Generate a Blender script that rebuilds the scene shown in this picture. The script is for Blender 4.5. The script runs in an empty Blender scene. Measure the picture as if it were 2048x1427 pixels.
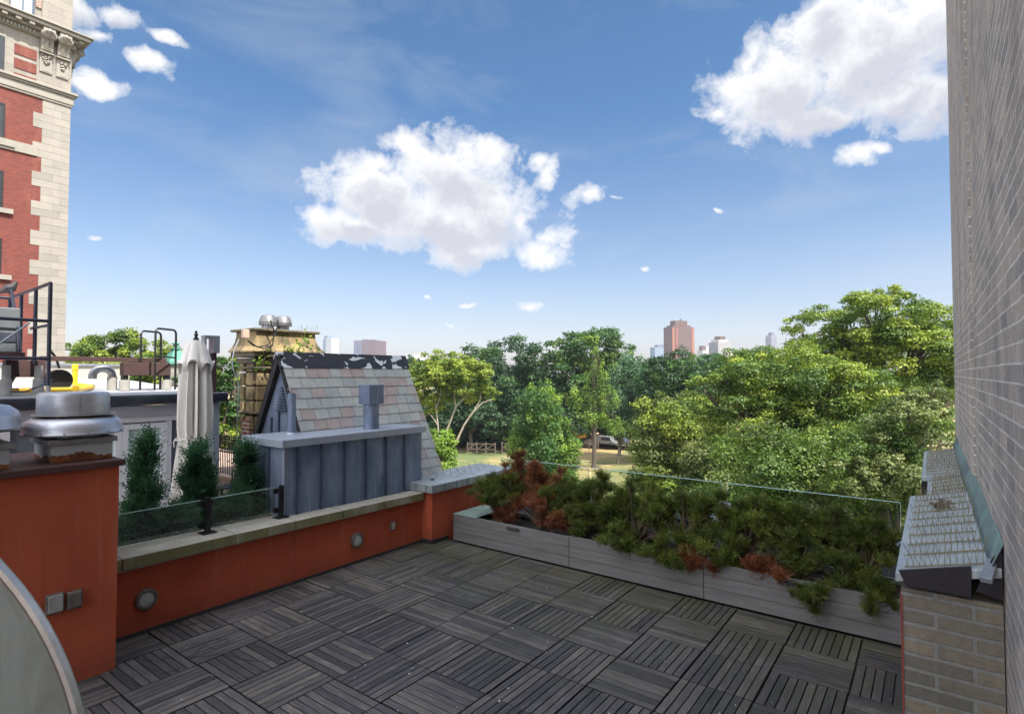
import bpy, bmesh, math, random
import numpy as np
from mathutils import Vector, Matrix
R = math.radians
scene = bpy.context.scene
col = scene.collection
rnd = random.Random(7)
rng = np.random.default_rng(11)

# ------------------------------------------------------------------ camera
F = 1132.0; YAW = math.atan2(841, 1132); PIT = math.atan2(33, 1132); CZ = 2.6
fw = Vector((-math.sin(YAW)*math.cos(PIT), math.cos(YAW)*math.cos(PIT), math.sin(PIT)))
rt = Vector((math.cos(YAW), math.sin(YAW), 0)); upv = rt.cross(fw)
def P(x, y, X=None, Y=None, Z=None, D=None):
    """survey helper: where a sight line meets a known plane of the place"""
    d = fw + rt*((x-1024)/F) + upv*((713.5-y)/F)
    if X is not None: t = X/d.x
    elif Y is not None: t = Y/d.y
    elif Z is not None: t = (Z-CZ)/d.z
    else: t = D
    return Vector((0, 0, CZ)) + d*t
cam = bpy.data.cameras.new('camera'); camo = bpy.data.objects.new('camera', cam); col.objects.link(camo)
cam.sensor_width = 36; cam.lens = F/2048*36; cam.clip_start = .05; cam.clip_end = 8000
M3 = Matrix((rt, upv, -fw)).transposed()
camo.matrix_world = Matrix.Translation((0, 0, CZ)) @ M3.to_4x4()
scene.camera = camo

# ------------------------------------------------------------------ node helpers
def N(nt, t, **kw):
    n = nt.nodes.new(t)
    for k, v in kw.items():
        if k.startswith('i_'):
            n.inputs[int(k[2:])].default_value = v
        else: setattr(n, k, v)
    return n
def L(nt, a, b): nt.links.new(a, b)
def ramp(nt, fac, stops, interp='LINEAR'):
    r = N(nt, 'ShaderNodeValToRGB'); r.color_ramp.interpolation = interp
    e = r.color_ramp.elements
    while len(e) < len(stops): e.new(.5)
    for k, (p, c) in enumerate(stops):
        e[k].position = p; e[k].color = (c, c, c, 1) if not hasattr(c, '__len__') else (*c, 1)
    L(nt, fac, r.inputs[0]); return r.outputs[0]
def math_(nt, op, a, b=None, c=None, clamp=False):
    n = N(nt, 'ShaderNodeMath', operation=op); n.use_clamp = clamp
    for k, v in enumerate((a, b, c)):
        if v is None: continue
        if isinstance(v, (int, float)): n.inputs[k].default_value = v
        else: L(nt, v, n.inputs[k])
    return n.outputs[0]
def mixc(nt, fac, a, b, blend='MIX'):
    n = N(nt, 'ShaderNodeMix', data_type='RGBA', blend_type=blend)
    for k, v in ((0, fac), (6, a), (7, b)):
        if isinstance(v, (int, float)): n.inputs[k].default_value = v
        elif isinstance(v, tuple): n.inputs[k].default_value = (*v, 1)
        else: L(nt, v, n.inputs[k])
    return n.outputs[2]
def noise(nt, vec, scale, detail=4, rough=.55, dist=0):
    n = N(nt, 'ShaderNodeTexNoise'); n.inputs['Scale'].default_value = scale
    n.inputs['Detail'].default_value = detail; n.inputs['Roughness'].default_value = rough
    n.inputs['Distortion'].default_value = dist
    if vec is not None: L(nt, vec, n.inputs['Vector'])
    return n.outputs['Fac']
def newmat(name):
    m = bpy.data.materials.new(name); m.use_nodes = True
    nt = m.node_tree; b = nt.nodes['Principled BSDF']
    return m, nt, b
def ocoord(nt): return N(nt, 'ShaderNodeTexCoord').outputs['Object']
def stretch(nt, vec, s):
    n = N(nt, 'ShaderNodeMapping'); n.inputs['Scale'].default_value = s
    L(nt, vec, n.inputs['Vector']); return n.outputs[0]
def setbump(nt, b, h, strength=.3, dist=.01):
    n = N(nt, 'ShaderNodeBump'); n.inputs['Strength'].default_value = strength
    n.inputs['Distance'].default_value = dist
    L(nt, h, n.inputs['Height']); L(nt, n.outputs[0], b.inputs['Normal'])
def pm(name, c1, c2=None, scale=3., rough=.7, metal=0., bump=.2, bscale=60., st=(1, 1, 1), c3=None, s3=.8, t3=(.55, .7), spec=.5, island=None):
    """two-tone noise material, optional third tone in patches, optional random tone per island"""
    m, nt, b = newmat(name); o = ocoord(nt); v = stretch(nt, o, st)
    c2 = c2 or tuple(x*.75 for x in c1)
    f = ramp(nt, noise(nt, v, scale, 6, .6), [(.3, 0), (.7, 1)])
    c = mixc(nt, f, c1, c2)
    if island:
        g = N(nt, 'ShaderNodeNewGeometry').outputs['Random Per Island']
        c = mixc(nt, .85, c, ramp(nt, g, island, 'LINEAR'), 'MULTIPLY')
    if c3:
        f3 = ramp(nt, noise(nt, v, s3, 7, .65, .3), [(t3[0], 0), (t3[1], 1)])
        c = mixc(nt, f3, c, c3)
    L(nt, c, b.inputs['Base Color'])
    b.inputs['Roughness'].default_value = rough; b.inputs['Metallic'].default_value = metal
    b.inputs['Specular IOR Level'].default_value = spec
    if rough < .6:
        L(nt, math_(nt, 'MULTIPLY_ADD', noise(nt, v, scale*4, 4), .25, rough-.12, clamp=True), b.inputs['Roughness'])
    if bump: setbump(nt, b, noise(nt, v, bscale, 5, .6), bump, .006)
    return m
def wall_uv(nt):
    """u runs along whichever way the wall runs, v is height"""
    g = N(nt, 'ShaderNodeNewGeometry'); s = N(nt, 'ShaderNodeSeparateXYZ'); L(nt, g.outputs['True Normal'], s.inputs[0])
    o = N(nt, 'ShaderNodeSeparateXYZ'); L(nt, ocoord(nt), o.inputs[0])
    sel = math_(nt, 'GREATER_THAN', math_(nt, 'ABSOLUTE', s.outputs[1]), math_(nt, 'ABSOLUTE', s.outputs[0]))
    mx = N(nt, 'ShaderNodeMix', data_type='FLOAT'); L(nt, sel, mx.inputs[0]); L(nt, o.outputs[1], mx.inputs[2]); L(nt, o.outputs[0], mx.inputs[3])
    c = N(nt, 'ShaderNodeCombineXYZ'); L(nt, mx.outputs[0], c.inputs[0]); L(nt, o.outputs[2], c.inputs[1])
    return c.outputs[0], o.outputs[2]
def brickmat(name, c1, c2, mortar, bw, rh, ms, smooth=.1, bump=.8, dirt=(.12, .11, .1), dirtamt=(.5, .8), rough=.85, squash=1., bd=.01):
    m, nt, b = newmat(name); uv, z = wall_uv(nt)
    br = N(nt, 'ShaderNodeTexBrick'); br.offset = .5; br.squash = squash
    # wobble the courses a little
    wob = N(nt, 'ShaderNodeTexNoise'); wob.inputs['Scale'].default_value = 2.5; L(nt, uv, wob.inputs['Vector'])
    wv = N(nt, 'ShaderNodeVectorMath', operation='MULTIPLY_ADD'); L(nt, wob.outputs['Color'], wv.inputs[0])
    wv.inputs[1].default_value = (rh*.25, rh*.18, 0); L(nt, uv, wv.inputs[2])
    L(nt, wv.outputs[0], br.inputs['Vector'])
    for k, v in (('Color1', c1), ('Color2', c2), ('Mortar', mortar)): br.inputs[k].default_value = (*v, 1)
    br.inputs['Scale'].default_value = 1; br.inputs['Mortar Size'].default_value = ms; br.inputs['Mortar Smooth'].default_value = smooth
    br.inputs['Brick Width'].default_value = bw; br.inputs['Row Height'].default_value = rh; br.inputs['Bias'].default_value = 0
    n1 = ramp(nt, noise(nt, ocoord(nt), 18, 6, .7), [(.3, .72), (.7, 1.15)])
    c = mixc(nt, 1., br.outputs['Color'], n1, 'MULTIPLY')
    dn = ramp(nt, noise(nt, stretch(nt, ocoord(nt), (1, 1, .35)), 1.3, 7, .65), [(dirtamt[0], 0), (dirtamt[1], .7)])
    c = mixc(nt, dn, c, dirt)
    L(nt, c, b.inputs['Base Color']); b.inputs['Roughness'].default_value = rough
    h = math_(nt, 'MULTIPLY_ADD', noise(nt, ocoord(nt), 45, 4), .35, math_(nt, 'SUBTRACT', 1, br.outputs['Fac']))
    setbump(nt, b, h, bump, bd)
    return m

# ------------------------------------------------------------------ mesh builder
class MB:
    def __init__(s): s.v = []; s.f = []; s.c = []
    def quad(s, *p):
        b = len(s.v); s.v += [tuple(q) for q in p]; s.f.append(tuple(range(b, b+len(p)))); return s
    def hexa(s, p):     # 4 bottom, 4 top
        b = len(s.v); s.v += [tuple(q) for q in p]
        for f in ((3, 2, 1, 0), (4, 5, 6, 7), (0, 1, 5, 4), (1, 2, 6, 5), (2, 3, 7, 6), (3, 0, 4, 7)): s.f.append(tuple(b+i for i in f))
        return s
    def box(s, x0, x1, y0, y1, z0, z1):
        return s.hexa([(x0, y0, z0), (x1, y0, z0), (x1, y1, z0), (x0, y1, z0), (x0, y0, z1), (x1, y0, z1), (x1, y1, z1), (x0, y1, z1)])
    def obox(s, c, ux, uy, uz):
        c = Vector(c); ux, uy, uz = Vector(ux), Vector(uy), Vector(uz)
        return s.hexa([c+a*ux+b*uy+d*uz for d in (-1, 1) for a, b in ((-1, -1), (1, -1), (1, 1), (-1, 1))])
    def bar(s, a, b, w, h, up=(0, 0, 1)):
        a, b = Vector(a), Vector(b); d = (b-a); l = d.length; d.normalize()
        side = d.cross(Vector(up)); 
        if side.length < 1e-4: side = d.cross(Vector((1, 0, 0)))
        side.normalize(); u2 = side.cross(d)
        return s.obox((a+b)/2, d*l/2, side*w/2, u2*h/2)
    def tube(s, pts, r, n=8, caps=True):
        pts = [Vector(p) for p in pts]; rs = r if hasattr(r, '__len__') else [r]*len(pts)
        b = len(s.v); prev = None
        for i, p in enumerate(pts):
            t = (pts[min(i+1, len(pts)-1)]-pts[max(i-1, 0)]).normalized()
            if prev is None:
                a = t.orthogonal().normalized()
            else:
                a = prev - t*prev.dot(t)
                a = a.normalized() if a.length > 1e-5 else t.orthogonal().normalized()
            prev = a; c = t.cross(a)
            for k in range(n):
                th = 2*math.pi*k/n; s.v.append(tuple(p+(a*math.cos(th)+c*math.sin(th))*rs[i]))
        for i in range(len(pts)-1):
            for k in range(n):
                k2 = (k+1) % n
                s.f.append((b+i*n+k, b+i*n+k2, b+(i+1)*n+k2, b+(i+1)*n+k))
        if caps:
            s.f.append(tuple(b+k for k in reversed(range(n)))); s.f.append(tuple(b+(len(pts)-1)*n+k for k in range(n)))
        return s
    def lathe(s, c, prof, n=32, sx=1., sy=1.):
        c = Vector(c); b = len(s.v)
        for r_, z in prof:
            for k in range(n):
                th = 2*math.pi*k/n; s.v.append((c.x+r_*math.cos(th)*sx, c.y+r_*math.sin(th)*sy, c.z+z))
        for i in range(len(prof)-1):
            for k in range(n):
                k2 = (k+1) % n
                s.f.append((b+i*n+k, b+i*n+k2, b+(i+1)*n+k2, b+(i+1)*n+k))
        return s
    def prism(s, poly, d):
        """extrude a polygon (3-D points) by vector d"""
        d = Vector(d); poly = [Vector(p) for p in poly]; n = len(poly); b = len(s.v)
        s.v += [tuple(p) for p in poly] + [tuple(p+d) for p in poly]
        s.f.append(tuple(reversed(range(b, b+n)))); s.f.append(tuple(range(b+n, b+2*n)))
        for i in range(n):
            j = (i+1) % n; s.f.append((b+i, b+j, b+n+j, b+n+i))
        return s
    def build(s, name, mat, parent=None, smooth=False, bevel=0., origin=None, solid=0.):
        me = bpy.data.meshes.new(name)
        root = parent
        while root is not None and root.parent is not None: root = root.parent
        if root is not None: o0 = Vector(root.location)
        elif origin is not None: o0 = Vector(origin)
        else: o0 = Vector((0, 0, 0))
        me.from_pydata([(x-o0.x, y-o0.y, z-o0.z) for x, y, z in s.v], [], s.f)
        bm = bmesh.new(); bm.from_mesh(me); bmesh.ops.recalc_face_normals(bm, faces=bm.faces); bm.to_mesh(me); bm.free()
        me.materials.append(mat)
        if smooth: me.polygons.foreach_set('use_smooth', [True]*len(me.polygons))
        ob = bpy.data.objects.new(name, me); col.objects.link(ob)
        if parent is not None: ob.parent = parent
        else: ob.location = o0
        if solid:
            md = ob.modifiers.new('s', 'SOLIDIFY'); md.thickness = solid
        if bevel:
            md = ob.modifiers.new('b', 'BEVEL'); md.width = bevel; md.segments = 2; md.limit_method = 'ANGLE'; md.angle_limit = R(40)
        if smooth and not bevel:
            try:
                me.polygons.foreach_set('use_smooth', [True]*len(me.polygons))
                me.set_sharp_from_angle(angle=R(38))
            except Exception: pass
        return ob
def tag(o, label, cat, group=None):
    o['label'] = label; o['category'] = cat
    if group: o['group'] = group
    return o
def thing(name, loc, label, cat, group=None):
    o = bpy.data.objects.new(name, None); col.objects.link(o); o.location = loc; o.empty_display_size = .1
    return tag(o, label, cat, group)
def structure(o, kind='structure'):
    o['kind'] = kind; return o
def copy_tree(o, parent=None):
    c = o.copy(); col.objects.link(c); c.parent = parent
    for ch in o.children: copy_tree(ch, c)
    return c

# ------------------------------------------------------------------ materials
def deck_mat():
    m, nt, b = newmat('weathered_decking'); o = ocoord(nt)
    att = N(nt, 'ShaderNodeAttribute', attribute_name='uvw').outputs['Vector']   # x along the grain
    g = N(nt, 'ShaderNodeNewGeometry').outputs['Random Per Island']
    grain = noise(nt, stretch(nt, att, (2.6, 110, 1)), 1.6, 8, .7)
    c = ramp(nt, grain, [(.3, (.022, .020, .020)), (.5, (.075, .069, .068)), (.68, (.21, .195, .185))])
    c = mixc(nt, 1., c, ramp(nt, g, [(0, (.45, .45, .49)), (.4, (.82, .82, .86)), (.8, (1.12, 1.08, 1.04)), (1, (1.5, 1.4, 1.25))]), 'MULTIPLY')
    big = noise(nt, o, .7, 6, .65)
    c = mixc(nt, 1., c, ramp(nt, big, [(.3, .6), (.5, 1.), (.7, 1.55)]), 'MULTIPLY')
    # green algae towards the planter
    s = N(nt, 'ShaderNodeSeparateXYZ'); L(nt, o, s.inputs[0])
    near = math_(nt, 'MULTIPLY', ramp(nt, s.outputs[1], [(0., 0), (1., 1)]), 1)
    yy = N(nt, 'ShaderNodeMapRange'); L(nt, s.outputs[1], yy.inputs[0]); yy.inputs[1].default_value = 3.6; yy.inputs[2].default_value = 6.6
    alg = math_(nt, 'MULTIPLY', ramp(nt, noise(nt, o, 1.9, 7, .7), [(.38, 0), (.58, 1)]), yy.outputs[0])
    c = mixc(nt, math_(nt, 'MULTIPLY', alg, .7), c, (.06, .068, .025))
    ru = math_(nt, 'MULTIPLY', ramp(nt, noise(nt, o, 3.1, 5, .6), [(.62, 0), (.72, 1)]), yy.outputs[0])
    c = mixc(nt, math_(nt, 'MULTIPLY', ru, .5), c, (.11, .055, .03))
    sp = ramp(nt, noise(nt, o, 34, 3, .5), [(.70, 0), (.76, .5)])
    c = mixc(nt, sp, c, (.3, .29, .26))
    L(nt, c, b.inputs['Base Color'])
    L(nt, ramp(nt, grain, [(.2, .75), (.8, .5)]), b.inputs['Roughness'])
    setbump(nt, b, grain, .5, .004)
    return m
def stucco_mat():
    m, nt, b = newmat('red_stucco'); o = ocoord(nt)
    c = mixc(nt, ramp(nt, noise(nt, o, 1.6, 6, .6), [(.3, 0), (.7, 1)]), (.37, .062, .024), (.48, .094, .036))
    c = mixc(nt, ramp(nt, noise(nt, stretch(nt, o, (3, 3, .22)), 2.6, 5, .6), [(.57, 0), (.75, .42)]), c, (.50, .20, .12))
    c = mixc(nt, ramp(nt, noise(nt, stretch(nt, o, (9, 9, .25)), 1.6, 4, .6), [(.60, 0), (.72, .45)]), c, (.17, .05, .03))
    s = N(nt, 'ShaderNodeSeparateXYZ'); L(nt, o, s.inputs[0])
    low = N(nt, 'ShaderNodeMapRange'); L(nt, s.outputs[2], low.inputs[0]); low.inputs[1].default_value = .28; low.inputs[2].default_value = 0.
    f = math_(nt, 'MULTIPLY', low.outputs[0], ramp(nt, noise(nt, o, 3, 6, .7), [(.35, 0), (.7, .75)]))
    c = mixc(nt, f, c, (.14, .045, .022))
    c = mixc(nt, 1., c, ramp(nt, noise(nt, o, 160, 3, .6), [(.3, .82), (.7, 1.1)]), 'MULTIPLY')
    L(nt, c, b.inputs['Base Color']); b.inputs['Roughness'].default_value = .9
    setbump(nt, b, noise(nt, o, 95, 6, .75), .9, .008)
    return m
def zinc_mat(name, c1, c2, rough=.5, metal=.35, c3=(.35, .38, .45), streak=True):
    m, nt, b = newmat(name); o = ocoord(nt)
    f = ramp(nt, noise(nt, stretch(nt, o, (1.5, 1.5, .7)), 2.2, 7, .65, .4), [(.3, 0), (.7, 1)])
    c = mixc(nt, f, c1, c2)
    if streak:
        f2 = ramp(nt, noise(nt, stretch(nt, o, (7, 7, .6)), 2.5, 5, .6), [(.55, 0), (.8, .55)])
        c = mixc(nt, f2, c, c3)
    L(nt, c, b.inputs['Base Color']); b.inputs['Metallic'].default_value = metal
    L(nt, math_(nt, 'MULTIPLY_ADD', f, .2, rough-.1), b.inputs['Roughness'])
    setbump(nt, b, noise(nt, o, 5, 3), .15, .02)
    return m
def rust_curb_mat():
    m, nt, b = newmat('rusty_galvanised'); o = ocoord(nt)
    s = N(nt, 'ShaderNodeSeparateXYZ'); L(nt, o, s.inputs[0])
    z = N(nt, 'ShaderNodeMapRange'); L(nt, s.outputs[2], z.inputs[0]); z.inputs[1].default_value = 0.; z.inputs[2].default_value = .17
    n = noise(nt, stretch(nt, o, (1, 1, .6)), 6, 6, .6)
    e = math_(nt, 'SUBTRACT', math_(nt, 'MULTIPLY', n, 1.0), z.outputs[0])
    e = math_(nt, 'ADD', e, 0)
    f = ramp(nt, e, [(.22, 0), (.27, 1)])
    rust = mixc(nt, ramp(nt, noise(nt, o, 22, 5), [(.35, 0), (.65, 1)]), (.10, .03, .012), (.28, .10, .03))
    grey = mixc(nt, noise(nt, o, 4, 5), (.34, .36, .37), (.5, .52, .53))
    L(nt, mixc(nt, f, grey, rust), b.inputs['Base Color']); b.inputs['Roughness'].default_value = .65
    b.inputs['Metallic'].default_value = .2
    return m
def peel_mat():
    m, nt, b = newmat('peeling_black_paint'); o = ocoord(nt)
    n = noise(nt, stretch(nt, o, (1, .8, 1)), 5.5, 3, .5, .6)
    f = ramp(nt, n, [(.555, 0), (.565, 1)])
    c = mixc(nt, f, (.022, .024, .03), (.62, .66, .68))
    L(nt, c, b.inputs['Base Color']); b.inputs['Roughness'].default_value = .55
    setbump(nt, b, f, .4, .003)
    return m
def coping_mat(name='mossy_coping', c1=(.42, .40, .34), c2=(.30, .28, .23), moss=(.16, .145, .035)):
    m, nt, b = newmat(name); o = ocoord(nt)
    c = mixc(nt, ramp(nt, noise(nt, o, 4, 7, .7), [(.35, 0), (.65, 1)]), c1, c2)
    g = N(nt, 'ShaderNodeNewGeometry'); s = N(nt, 'ShaderNodeSeparateXYZ'); L(nt, g.outputs['True Normal'], s.inputs[0])
    side = math_(nt, 'SUBTRACT', 1, math_(nt, 'ABSOLUTE', s.outputs[2]))
    p = N(nt, 'ShaderNodeSeparateXYZ'); L(nt, o, p.inputs[0])
    nearw = N(nt, 'ShaderNodeMapRange'); L(nt, p.outputs[1], nearw.inputs[0]); nearw.inputs[1].default_value = 4.6; nearw.inputs[2].default_value = 2.8
    f = math_(nt, 'MULTIPLY', math_(nt, 'MULTIPLY', side, ramp(nt, noise(nt, stretch(nt, o, (1, 1, .5)), 2.3, 6, .6), [(.32, 0), (.55, .85)])), nearw.outputs[0], clamp=True)
    c = mixc(nt, f, c, moss)
    st = math_(nt, 'MULTIPLY', side, ramp(nt, noise(nt, stretch(nt, o, (1, 9, .4)), 2, 4, .6), [(.5, 0), (.75, .7)]))
    c = mixc(nt, st, c, (.12, .11, .09))
    L(nt, c, b.inputs['Base Color']); b.inputs['Roughness'].default_value = .9
    setbump(nt, b, noise(nt, o, 60, 6, .7), .5, .004)
    return m
def glassmat(name, tint=(.93, .98, .96), trans=.93, rough=.0, gl=1.):
    m = bpy.data.materials.new(name); m.use_nodes = True; nt = m.node_tree; nt.nodes.clear()
    out = N(nt, 'ShaderNodeOutputMaterial'); t = N(nt, 'ShaderNodeBsdfTransparent'); t.inputs[0].default_value = (*tint, 1)
    g = N(nt, 'ShaderNodeBsdfGlossy'); g.inputs['Roughness'].default_value = rough; g.inputs[0].default_value = (gl, gl, gl, 1)
    fr = N(nt, 'ShaderNodeFresnel'); fr.inputs[0].default_value = 1.5
    mx = N(nt, 'ShaderNodeMixShader'); L(nt, math_(nt, 'ADD', fr.outputs[0], 1-trans, clamp=True), mx.inputs[0]); L(nt, t.outputs[0], mx.inputs[1]); L(nt, g.outputs[0], mx.inputs[2])
    L(nt, mx.outputs[0], out.inputs[0]); return m
def leafmat():
    m = bpy.data.materials.new('foliage'); m.use_nodes = True; nt = m.node_tree; b = nt.nodes['Principled BSDF']
    a = N(nt, 'ShaderNodeAttribute', attribute_name='tint').outputs['Color']
    L(nt, a, b.inputs['Base Color']); b.inputs['Roughness'].default_value = .5; b.inputs['Specular IOR Level'].default_value = .35
    tr = N(nt, 'ShaderNodeBsdfTranslucent'); L(nt, mixc(nt, 1., a, (1.3, 1.35, .55), 'MULTIPLY'), tr.inputs[0])
    mx = N(nt, 'ShaderNodeMixShader'); mx.inputs[0].default_value = .30
    out = [n for n in nt.nodes if n.type == 'OUTPUT_MATERIAL'][0]
    L(nt, b.outputs[0], mx.inputs[1]); L(nt, tr.outputs[0], mx.inputs[2]); L(nt, mx.outputs[0], out.inputs[0])
    return m
M = {}
M['deck'] = deck_mat(); M['stucco'] = stucco_mat(); M['leaf'] = leafmat()
M['zinc'] = zinc_mat('zinc_panel', (.085, .12, .20), (.25, .30, .40), .5, .35, c3=(.42, .47, .56))
M['zinc_top'] = zinc_mat('zinc_cap', (.30, .34, .41), (.40, .44, .50), .5, .3)
M['zinc_dark'] = zinc_mat('zinc_seam', (.05, .065, .10), (.08, .10, .15), .5, .3, streak=False)
M['alu'] = pm('spun_aluminium', (.60, .61, .65), (.42, .43, .47), 3.5, .42, .8, .12, 9, (1, 1, 3), c3=(.20, .19, .19), s3=3.4, t3=(.60, .76))
M['curb'] = rust_curb_mat()
M['capmetal'] = pm('brown_cap_metal', (.10, .045, .038), (.06, .03, .028), 6, .55, .3, .1, 40)
M['steel_trim'] = pm('dull_steel_trim', (.33, .34, .33), (.22, .2, .19), 6, .5, .5, .1, 40, c3=(.12, .06, .03), s3=5, t3=(.6, .7))
M['coping'] = coping_mat(); M['peel'] = peel_mat()
M['black'] = pm('black_powder_coat', (.012, .012, .014), (.02, .02, .022), 8, .4, .2, .03, 50)
M['rail_blue'] = pm('dark_blue_steel', (.022, .024, .045), (.04, .042, .065), 8, .4, .3, .05, 40)
M['rail_glass'] = glassmat('clear_railing_glass', (.90, .965, .94), .97)
M['glass_edge'] = pm('green_glass_edge', (.42, .60, .55), (.5, .68, .62), 5, .2, 0, 0)
M['window'] = pm('dark_window_glass', (.015, .018, .022), (.03, .035, .04), 2, .3, .0, 0)
M['curtain'] = pm('sheer_curtain', (.66, .82, .78), (.52, .70, .66), 3, .7, 0, .0, st=(1, 14, .3))
M['white'] = pm('white_paint', (.84, .85, .87), (.76, .77, .80), 2, .6, 0, .08, 30)
M['siding'] = pm('slate_blue_wall', (.13, .15, .19), (.17, .19, .23), 2, .7, 0, .1, 30)
M['frieze'] = pm('pale_lilac_paint', (.52, .54, .62), (.44, .46, .55), 2, .65, 0, .08, 30)
M['membrane'] = pm('roof_membrane', (.38, .39, .42), (.27, .285, .31), 1.5, .8, 0, .3, 12, c3=(.2, .2, .22), s3=2.3, t3=(.55, .75))
M['gutter'] = pm('gutter_metal', (.05, .06, .09), (.10, .12, .16), 3, .4, .5, .05, 20)
M['yellow'] = pm('yellow_gas_pipe', (.78, .50, .02), (.66, .38, .02), 5, .4, 0, .05, 30, c3=(.2, .12, .02), s3=6, t3=(.66, .75))
M['galv'] = pm('galvanised', (.36, .38, .42), (.26, .28, .32), 6, .45, .6, .1, 30)
M['rustbeam'] = pm('rusty_brown_beam', (.055, .03, .03), (.085, .045, .042), 5, .7, .2, .2, 30)
M['ac'] = pm('grey_unit_paint', (.11, .12, .135), (.16, .175, .19), 3, .5, .1, .1, 30, c3=(.12, .1, .09), s3=4, t3=(.62, .75))
M['concrete'] = pm('concrete', (.38, .37, .34), (.28, .27, .25), 5, .9, 0, .4, 40)
M['canvas'] = pm('umbrella_canvas', (.80, .77, .72), (.70, .67, .63), 4, .85, 0, .15, 60, (1, 1, .5), c3=(.26, .24, .22), s3=2.2, t3=(.6, .8))
M['slate'] = pm('slate_tiles', (.43, .43, .42), (.34, .35, .35), 9, .75, 0, .35, 25, island=[(0, (.80, .86, .86)), (.35, (1, 1.04, .98)), (.55, (1.12, 1.10, 1.05)), (.68, (1.0, .98, .94)), (.73, (1.0, .80, .73)), (1, (.88, .70, .65))])
M['underlay'] = pm('black_underlay', (.02, .02, .022), (.03, .03, .03), 6, .8)
M['stone'] = pm('yellow_stone', (.36, .265, .13), (.22, .165, .09), 5, .95, 0, 1., 14, c3=(.055, .048, .036), s3=2.6, t3=(.44, .62), st=(1, 1, .6))
M['stone_dark'] = pm('sooty_stone', (.17, .14, .09), (.10, .085, .06), 4, .95, 0, .5, 22, c3=(.05, .045, .035), s3=2.4, t3=(.46, .66))
M['infill'] = brickmat('red_infill_brick', (.28, .045, .03), (.20, .035, .028), (.45, .40, .34), .21, .075, .018)
M['planter'] = pm('silvered_planter_board', (.20, .19, .185), (.12, .115, .112), 3.2, .85, 0, .35, 30, (.35, 1, 5), c3=(.075, .075, .045), s3=1.0, t3=(.52, .75), island=[(0, .8), (.5, 1.), (1, 1.2)])
M['liner'] = pm('green_liner', (.30, .40, .34), (.22, .30, .25), 6, .6, .1, .3, 40, c3=(.5, .55, .5), s3=8, t3=(.55, .7))
M['soil'] = pm('potting_soil', (.035, .025, .018), (.06, .045, .03), 12, .95, 0, .9, 40)
M['bark'] = pm('tree_bark', (.055, .042, .032), (.09, .07, .055), 6, .95, 0, .6, 20, (1, 1, .3))
M['palebark'] = pm('pale_bark', (.36, .31, .24), (.20, .17, .13), 2, .9, 0, .3, 20, (1, 1, .5))
M['twig'] = pm('twig_bark', (.10, .065, .045), (.16, .11, .08), 20, .9, 0, .3, 60)
M['buff_brick'] = brickmat('grey_buff_brick', (.56, .48, .41), (.34, .315, .30), (.76, .73, .70), .40, .1015, .0075, .12, 1., (.17, .155, .145), (.42, .75), bd=.03)
M['pier_brick'] = brickmat('tan_pier_brick', (.25, .205, .145), (.13, .12, .105), (.24, .235, .22), .40, .1, .014, .15, 1., (.10, .09, .07), (.4, .8), bd=.012)
M['tower_brick'] = brickmat('tower_red_brick', (.195, .042, .030), (.14, .032, .025), (.17, .07, .055), .22, .085, .008, dirt=(.42, .19, .13), dirtamt=(.55, 1.))
M['limestone'] = brickmat('limestone_blocks', (.30, .275, .24), (.24, .22, .19), (.22, .19, .16), 1.1, .355, .012, .1, .4, (.40, .35, .29), (.5, .95))
M['limeplain'] = pm('carved_limestone', (.30, .278, .24), (.24, .222, .19), 1.5, .85, 0, .3, 9, c3=(.20, .17, .14), s3=1.3, t3=(.6, .8))
M['sheet'] = zinc_mat('wet_sheet_metal', (.26, .29, .30), (.44, .48, .49), .45, .3, (.62, .68, .68))
M['copper'] = pm('verdigris_flashing', (.20, .30, .27), (.13, .20, .20), 3, .6, .2, .3, 20, c3=(.10, .12, .15), s3=1.4, t3=(.5, .65))
M['verdigris'] = pm('green_copper_roof', (.10, .30, .22), (.07, .22, .17), 3, .7, .1, .2, 20)
M['flap'] = pm('dark_flap_metal', (.022, .018, .024), (.035, .03, .036), 4, .5, .4, .15, 14)
M['spike'] = pm('spike_strip', (.30, .25, .12), (.20, .17, .09), 14, .6, .2, 0)
M['redoxide'] = pm('red_oxide_paint', (.28, .05, .035), (.18, .035, .03), 8, .8)
M['fixture'] = pm('wall_fixture_metal', (.20, .17, .15), (.13, .11, .10), 12, .5, .4, .1, 60)
M['hoodgrey'] = pm('chimney_fan_grey', (.13, .13, .14), (.20, .20, .21), 6, .5, .4, .1, 30)
M['fixture_lt'] = pm('grey_cover_plate', (.45, .45, .43), (.24, .23, .20), 9, .5, .2, .1, 60)
M['lens'] = pm('frosted_lens', (.44, .48, .45), (.34, .38, .36), 14, .35, 0, 0)
M['rim'] = pm('worn_rim_metal', (.80, .80, .80), (.50, .47, .44), 12, .4, .5, .1, 60)
M['baseflash'] = pm('black_base_flashing', (.025, .022, .025), (.045, .04, .042), 5, .6)
M['asphalt'] = pm('asphalt', (.05, .05, .052), (.07, .07, .07), 3, .9, 0, .3, 30)
M['paver'] = pm('pink_terrace_paver', (.50, .38, .30), (.42, .31, .25), 2, .85, 0, .2, 10)
M['concwall'] = pm('beige_parapet', (.46, .43, .37), (.34, .32, .28), 1.6, .9, 0, .2, 10)
M['debris'] = pm('pale_debris', (.8, .8, .75), (.35, .33, .28), 30, .8)
M['deadvine'] = pm('dead_vine', (.025, .02, .02), (.05, .04, .035), 12, .8)
M['fencewood'] = pm('grey_fence_wood', (.13, .10, .08), (.09, .07, .055), 6, .9, 0, .2, 20)
M['pigeon'] = pm('pigeon_feathers', (.012, .011, .013), (.035, .033, .038), 9, .6, 0, .2, 60)
M['digger'] = pm('yellow_machine_paint', (.75, .40, .02), (.6, .3, .02), 3, .5)
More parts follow.
